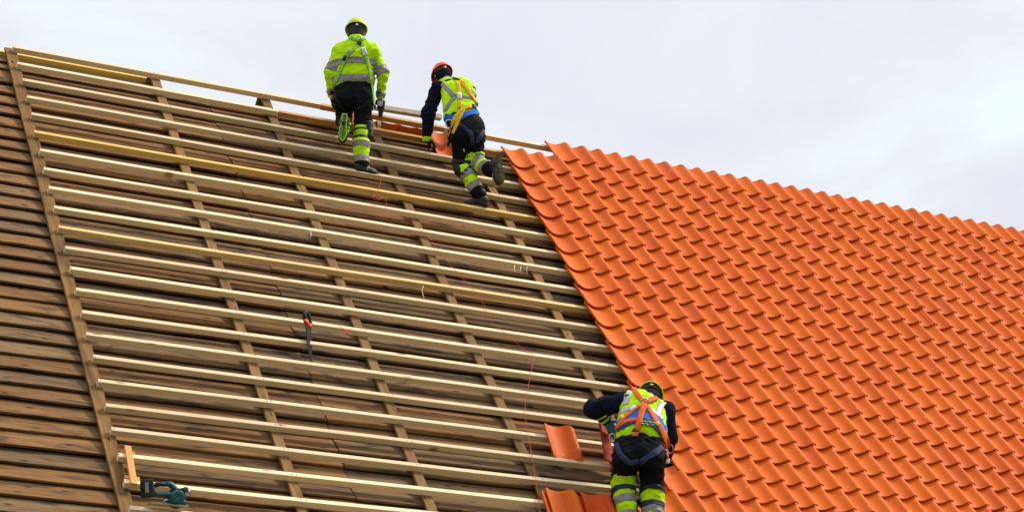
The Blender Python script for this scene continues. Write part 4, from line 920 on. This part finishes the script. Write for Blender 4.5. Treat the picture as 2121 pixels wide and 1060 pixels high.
# loose timber on the ridge and its brackets
p0, p1 = at(784, 228, RIDGE, 0), None
def ridge_at(x, y, dy=0.0):
    r = ray(x, y); s_ = (YM + dy - CAMPOS.y) / r.y; return CAMPOS + s_ * r
p0, p1 = ridge_at(770, 221, .05), ridge_at(913, 244, .05)
bm = bmesh.new(); d = (p1 - p0); box(bm, (d.length / 2, 0, 0), (d.length, .060, .058), bevel=.003)
xd = d.normalized(); yd = Vector((0, 0, 1)).cross(xd).normalized(); zd = xd.cross(yd)
tag(link('ridge_timber', bm_mesh('ridge_timber', bm), M_PINEG, None, Matrix.Translation(p0) @ Matrix((xd, yd, zd)).transposed().to_4x4() @ Matrix.Rotation(rad(-12), 4, 'X')), 'greyish square timber lying along the ridge behind the battens, between the upper workers', 'timber')
for x, lb in ((786, 'grey metal ridge bracket under the loose timber, beside the worker in the yellow jacket'), (902, 'grey metal ridge bracket under the loose timber, beside the red helmeted worker')):
    top = ridge_at(x, 240 + (x - 786) * .18, .05); bm = bmesh.new(); box(bm, (0, 0, -.10), (.035, .006, .22), bevel=.001); box(bm, (0, .02, 0), (.06, .05, .006), bevel=.001)
    tag(link('ridge_bracket', bm_mesh('ridge_bracket', bm), M_STEEL, None, Matrix.Translation(top)), lb, 'bracket', 'ridge brackets')

# cordless tool in the right hand of the worker at the ridge
def cordless_tool():
    c = J1(787, 217, .10); M = Matrix.Translation(c) @ Matrix((SIDE, HEAD, Vector((0, 0, 1)))).transposed().to_4x4() @ Matrix.Rotation(rad(6), 4, 'Y') @ Matrix.Rotation(rad(-8), 4, 'Z')
    t = empty('cordless_tool', M, 'black cordless tool with pale battery label in the right hand of the yellow jacketed worker', 'power tool')
    bm = bmesh.new(); box(bm, (0, 0, 0), (.105, .055, .098), bevel=.012); link('battery', bm_mesh('battery', bm), M_RUB, t)
    bm = bmesh.new(); box(bm, (.006, -.0285, .004), (.062, .004, .060), bevel=.002); link('battery_label', bm_mesh('battery_label', bm), M_REFL, t)
    bm = bmesh.new(); tube(bm, [(0, .03, 0), (-.01, .09, .02), (-.02, .15, .03)], [.026, .021, .024], 10); link('handle', bm_mesh('handle', bm, True), M_RUB, t)
    bm = bmesh.new(); tube(bm, [(-.02, .14, .09), (-.02, .16, .03), (-.02, .17, -.08)], [.03, .036, .020], 12); link('motor_housing', bm_mesh('motor_housing', bm, True), M_DKGREY, t)
cordless_tool()

# hand saw stuck between the battens
def hand_saw():
    P = [R3(*roofpt(637, 664, .075), .075), R3(*roofpt(640.5, 700, .016), .016), R3(*roofpt(644, 752, -.058), -.058)]
    top, bot = P[0], P[2]; z = (top - bot).normalized(); y = (HEAD * .93 + SIDE * .36); y = (y - z * y.dot(z)).normalized(); x = y.cross(z)
    M = Matrix.Translation(top) @ Matrix((x, y, z)).transposed().to_4x4()
    t = empty('hand_saw', M, 'hand saw with black and orange handle and dark blade, stuck upright between battens', 'saw')
    L = (top - bot).length
    bm = bmesh.new(); th = .0022
    out = [(-.062, -.03), (.066, -.03), (.026, -L), (-.018, -L)]
    a = [bm.verts.new((-th, q[0], q[1])) for q in out]; b = [bm.verts.new((th, q[0], q[1])) for q in out]
    bm.faces.new(a); bm.faces.new(b[::-1])
    for i in range(4): bm.faces.new((a[i], b[i], b[(i + 1) % 4], a[(i + 1) % 4]))
    n = 60
    for i in range(n):                                       # teeth along the front edge
        q = i / n; z0 = -.05 - q * (L - .07); y0 = -.062 + (z0 + .03) / (-L + .03) * .043
        vs = [bm.verts.new((-th, y0, z0)), bm.verts.new((th, y0, z0)), bm.verts.new((0, y0 - .005, z0 - .003)), bm.verts.new((-th, y0, z0 - .006)), bm.verts.new((th, y0, z0 - .006))]
        bm.faces.new((vs[0], vs[1], vs[2])); bm.faces.new((vs[4], vs[3], vs[2]))
    bmesh.ops.recalc_face_normals(bm, faces=bm.faces[:])
    link('blade', bm_mesh('blade', bm), plain('coated_blade', (0.006, 0.006, 0.007), rough=.6, spec=.15, var=.3, bump=0), t)
    bm = bmesh.new(); tube(bm, [(0, -.052, -.02), (0, -.060, .03), (0, -.040, .072), (0, .0, .085), (0, .045, .078), (0, .062, .045), (0, .060, .012), (0, .052, -.016)], [.020, .019, .021, .021, .019, .017, .018, .018], 10); g = link('grip', bm_mesh('grip', bm, True), M_RUB, t)
    bm = bmesh.new(); tube(bm, [(0, .052, -.015), (0, .034, -.045), (0, .0, -.056), (0, -.038, -.044), (0, -.054, -.020)], [.019, .022, .022, .022, .020], 10); link('handle_guard', bm_mesh('handle_guard', bm, True), M_SAWO, t)
    bm = bmesh.new(); box(bm, (0, .0, -.045), (.026, .085, .045), bevel=.008); link('blade_clamp', bm_mesh('blade_clamp', bm), M_RUB, t)
M_SAWO = plain('orange_plastic', (0.80, 0.075, 0.012), rough=.4, var=.05, bump=0)
M_TEAL = plain('teal_plastic', (0.003, 0.085, 0.105), rough=.42, spec=.45, var=.08, bump=0)
hand_saw()

def circular_saw():
    u, v = roofpt(345, 1046, .0)
    o = R3(u, 22 * G + .006, .034); x = Vector((1, 0, 0)); z = (Vector((0, 0, 1)) * .92 + (ROOF.to_3x3() @ Vector((0, 0, 1))) * .20).normalized(); y = z.cross(x)
    M = Matrix.Translation(o) @ Matrix((x, y, z)).transposed().to_4x4()
    t = empty('circular_saw', M, 'teal cordless circular saw with black battery, resting on the lowest batten by the edge board', 'power tool')
    bm = bmesh.new(); box(bm, (-.015, .0, .004), (.32, .135, .006), bevel=.002); box(bm, (-.015, -.066, .012), (.32, .004, .014), bevel=.001); box(bm, (-.015, .066, .012), (.32, .004, .014), bevel=.001)
    link('base_plate', bm_mesh('base_plate', bm), plain('base_metal', (0.50, 0.44, 0.30), rough=.4, metal=.5, var=.15, bump=0), t)
    bm = bmesh.new(); box(bm, (-.205, -.015, .125), (.095, .085, .150), rot=Matrix.Rotation(rad(-8), 3, 'Y'), bevel=.014)
    for q in (-.03, 0, .03): box(bm, (-.255, -.015, .125 + q), (.006, .07, .012), rot=Matrix.Rotation(rad(-8), 3, 'Y'), bevel=.002)
    bt = link('battery', bm_mesh('battery', bm), M_RUB, t)
    bm = bmesh.new(); box(bm, (-.222, -.0595, .130), (.030, .003, .085), rot=Matrix.Rotation(rad(-8), 3, 'Y')); link('battery_label', bm_mesh('battery_label', bm), M_REF, bt)
    bm = bmesh.new(); tube(bm, [(-.165, -.015, .15), (-.10, -.015, .172), (-.03, -.015, .176)], [.022, .019, .020], 12); link('grip', bm_mesh('grip', bm, True), M_RUB, t)
    bm = bmesh.new(); tube(bm, [(-.05, -.015, .182), (-.01, -.015, .178), (.030, -.012, .150), (.050, -.01, .115), (.045, -.01, .07)], [.020, .026, .025, .024, .028], 12)
    tube(bm, [(-.150, -.015, .09), (-.10, -.015, .085), (-.04, -.015, .095), (.02, -.012, .085)], [.020, .022, .026, .03], 12); tube(bm, [(-.165, -.015, .175), (-.158, -.015, .12), (-.15, -.015, .06)], [.020, .024, .018], 10)
    link('body_shell', bm_mesh('body_shell', bm, True), M_TEAL, t)
    bm = bmesh.new(); lathe(bm, [(.010, -.005), (.052, -.005), (.056, .002), (.056, .085), (.050, .092)], Matrix.Translation((.035, -.03, .075)) @ Matrix.Rotation(rad(90), 4, 'X'), 24)
    mh = link('motor_housing', bm_mesh('motor_housing', bm), M_TEAL, t)
    bm = bmesh.new()
    for q in range(10):
        a = q * math.pi / 5; tube(bm, [(.035 + .018 * math.cos(a), -.123, .075 + .018 * math.sin(a)), (.035 + .040 * math.cos(a), -.123, .075 + .040 * math.sin(a))], .003, 5)
    link('vent', bm_mesh('vent', bm), M_DKGREY, mh)
    bm = bmesh.new(); lathe(bm, [(.012, .0), (.082, .0), (.085, .004), (.085, .026), (.080, .032)], Matrix.Translation((.065, .045, .075)) @ Matrix.Rotation(rad(90), 4, 'X'), 28); link('blade_guard', bm_mesh('blade_guard', bm), M_DKGREY, t)
    bm = bmesh.new(); lathe(bm, [(.006, .0), (.078, .0), (.078, .002)], Matrix.Translation((.065, .03, .062)) @ Matrix.Rotation(rad(90), 4, 'X'), 40); link('blade', bm_mesh('blade', bm), M_STEEL, t)
    bm = bmesh.new(); tube(bm, [(-.075, -.05, .020), (-.045, -.06, .050), (-.015, -.055, .040)], .007, 8); link('depth_lever', bm_mesh('depth_lever', bm, True), M_STEEL, t)
    bm = bmesh.new(); tube(bm, [(.065, -.012, .125), (.095, -.015, .142), (.118, -.015, .140)], [.016, .020, .024], 12); k = link('front_knob', bm_mesh('front_knob', bm, True), M_RUB, t)
    bm = bmesh.new(); lathe(bm, [(.004, 0), (.024, 0), (.024, .022), (.016, .028)], Matrix.Translation((.115, -.03, .146)) @ Matrix.Rotation(rad(90), 4, 'X'), 14); link('knob_cap', bm_mesh('knob_cap', bm), M_TEAL, k)
    bm = bmesh.new(); tube(bm, [(.128, -.01, .146), (.150, -.012, .148), (.162, -.014, .135), (.176, -.018, .095)], .0062, 8); link('dust_pipe', bm_mesh('dust_pipe', bm, True), M_STEEL, t)
    bm = bmesh.new(); tube(bm, [(.075, -.03, .045), (.115, -.02, .045), (.130, -.01, .018)], [.026, .022, .012], 10); link('gear_case', bm_mesh('gear_case', bm, True), M_TEAL, t)
    bm = bmesh.new(); tube(bm, [(.118, -.035, .016), (.150, -.035, .014)], .012, 8); link('clamp_screw', bm_mesh('clamp_screw', bm, True), M_DKGREY, t)
circular_saw()

def spacer_gauge():
    u, _ = roofpt(268, 945, .01)
    M = ROOF @ Matrix.Translation((u, 20 * G, 0)) @ Matrix.Rotation(rad(3.5), 4, 'Z')
    t = empty('spacing_gauge', M, 'orange wooden gauge of one stick and two cross blocks hooked over two battens', 'gauge')
    bm = bmesh.new(); box(bm, (0, .175, .014), (.056, .500, .026), bevel=.002); link('stick', bm_mesh('stick', bm), M_JIGV, t)
    for vv in (-.024, G - .026):
        bm = bmesh.new(); box(bm, (.004, vv, -.022), (.125, .040, .044), bevel=.002); link('cross_block', bm_mesh('cross_block', bm), M_JIG, t)
M_JIGV = wood('orange_stick_wood', [(0.2, (0.50, 0.20, 0.06)), (0.6, (0.68, 0.33, 0.11)), (0.85, (0.76, 0.43, 0.18))], grain=(24, 1.4, 24), knot_amt=0.6)
spacer_gauge()

M_STRING = plain('red_string', (0.62, 0.035, 0.045), rough=.8, var=.1, bump=0)
def on_roof(pts, n): return [R3(*roofpt(x, y, n), n) for x, y in pts]
def cord(name, pts, r, m, label, cat):
    o = pts[0]; bm = bmesh.new(); tube(bm, [p - o for p in pts], r, 5); return tag(link(name, bm_mesh(name, bm, True), m, None, Matrix.Translation(o)), label, cat)
path = [(786, 356), (789, 372), (784, 392), (772, 408), (781, 416), (793, 404), (788, 413), (776, 412), (799, 412), (801, 440), (812, 448), (830, 446), (846, 452), (858, 466), (884, 486), (915, 528), (960, 578), (996, 620), (1016, 662), (1040, 684), (1064, 704), (1082, 722), (1104, 734), (1100, 768), (1093, 806), (1087, 850), (1091, 882), (1096, 912), (1103, 950), (1107, 975), (1111, 1000), (1116, 1034), (1120, 1075)]
sp = [(p.x, p.y) for p in spline(path, 12)]
cord('marking_string', on_roof(sp, .014), .0022, M_STRING, 'thin red marking string running down across the battens from the upper workers', 'string')
tang = [(705, 677), (712, 683), (718, 686), (711, 680), (721, 690), (727, 684), (719, 683), (716, 690), (722, 693), (714, 684)]
cord('thread_scrap', on_roof([(p.x, p.y) for p in spline(tang, 3)], .010), .0035, M_STRING, 'tangled scrap of red thread lying on a batten right of the hand saw', 'thread')
for pts, lb in (([(877, 592), (874, 600), (876, 610), (878, 617)], 'pale curl of shaved wood hanging below a batten at the middle of the roof'),
                ([(1066, 549), (1065, 556), (1067, 564)], 'thin pale wood splinter hanging from a batten near the tiles, left of two others'),
                ([(1079, 551), (1078, 558), (1078, 562)], 'thin pale wood splinter hanging from a batten near the tiles, between two others'),
                ([(1092, 552), (1091, 560), (1092, 569)], 'thin pale wood splinter hanging from a batten near the tiles, nearest to them'),
                ([(641, 476), (645, 484), (643, 492)], 'short pale wood splinter hanging from a batten above the hand saw')):
    cord('wood_splinter', on_roof(pts, .012), .0028, M_PINE, lb, 'splinter')['group'] = 'wood splinters on the battens'
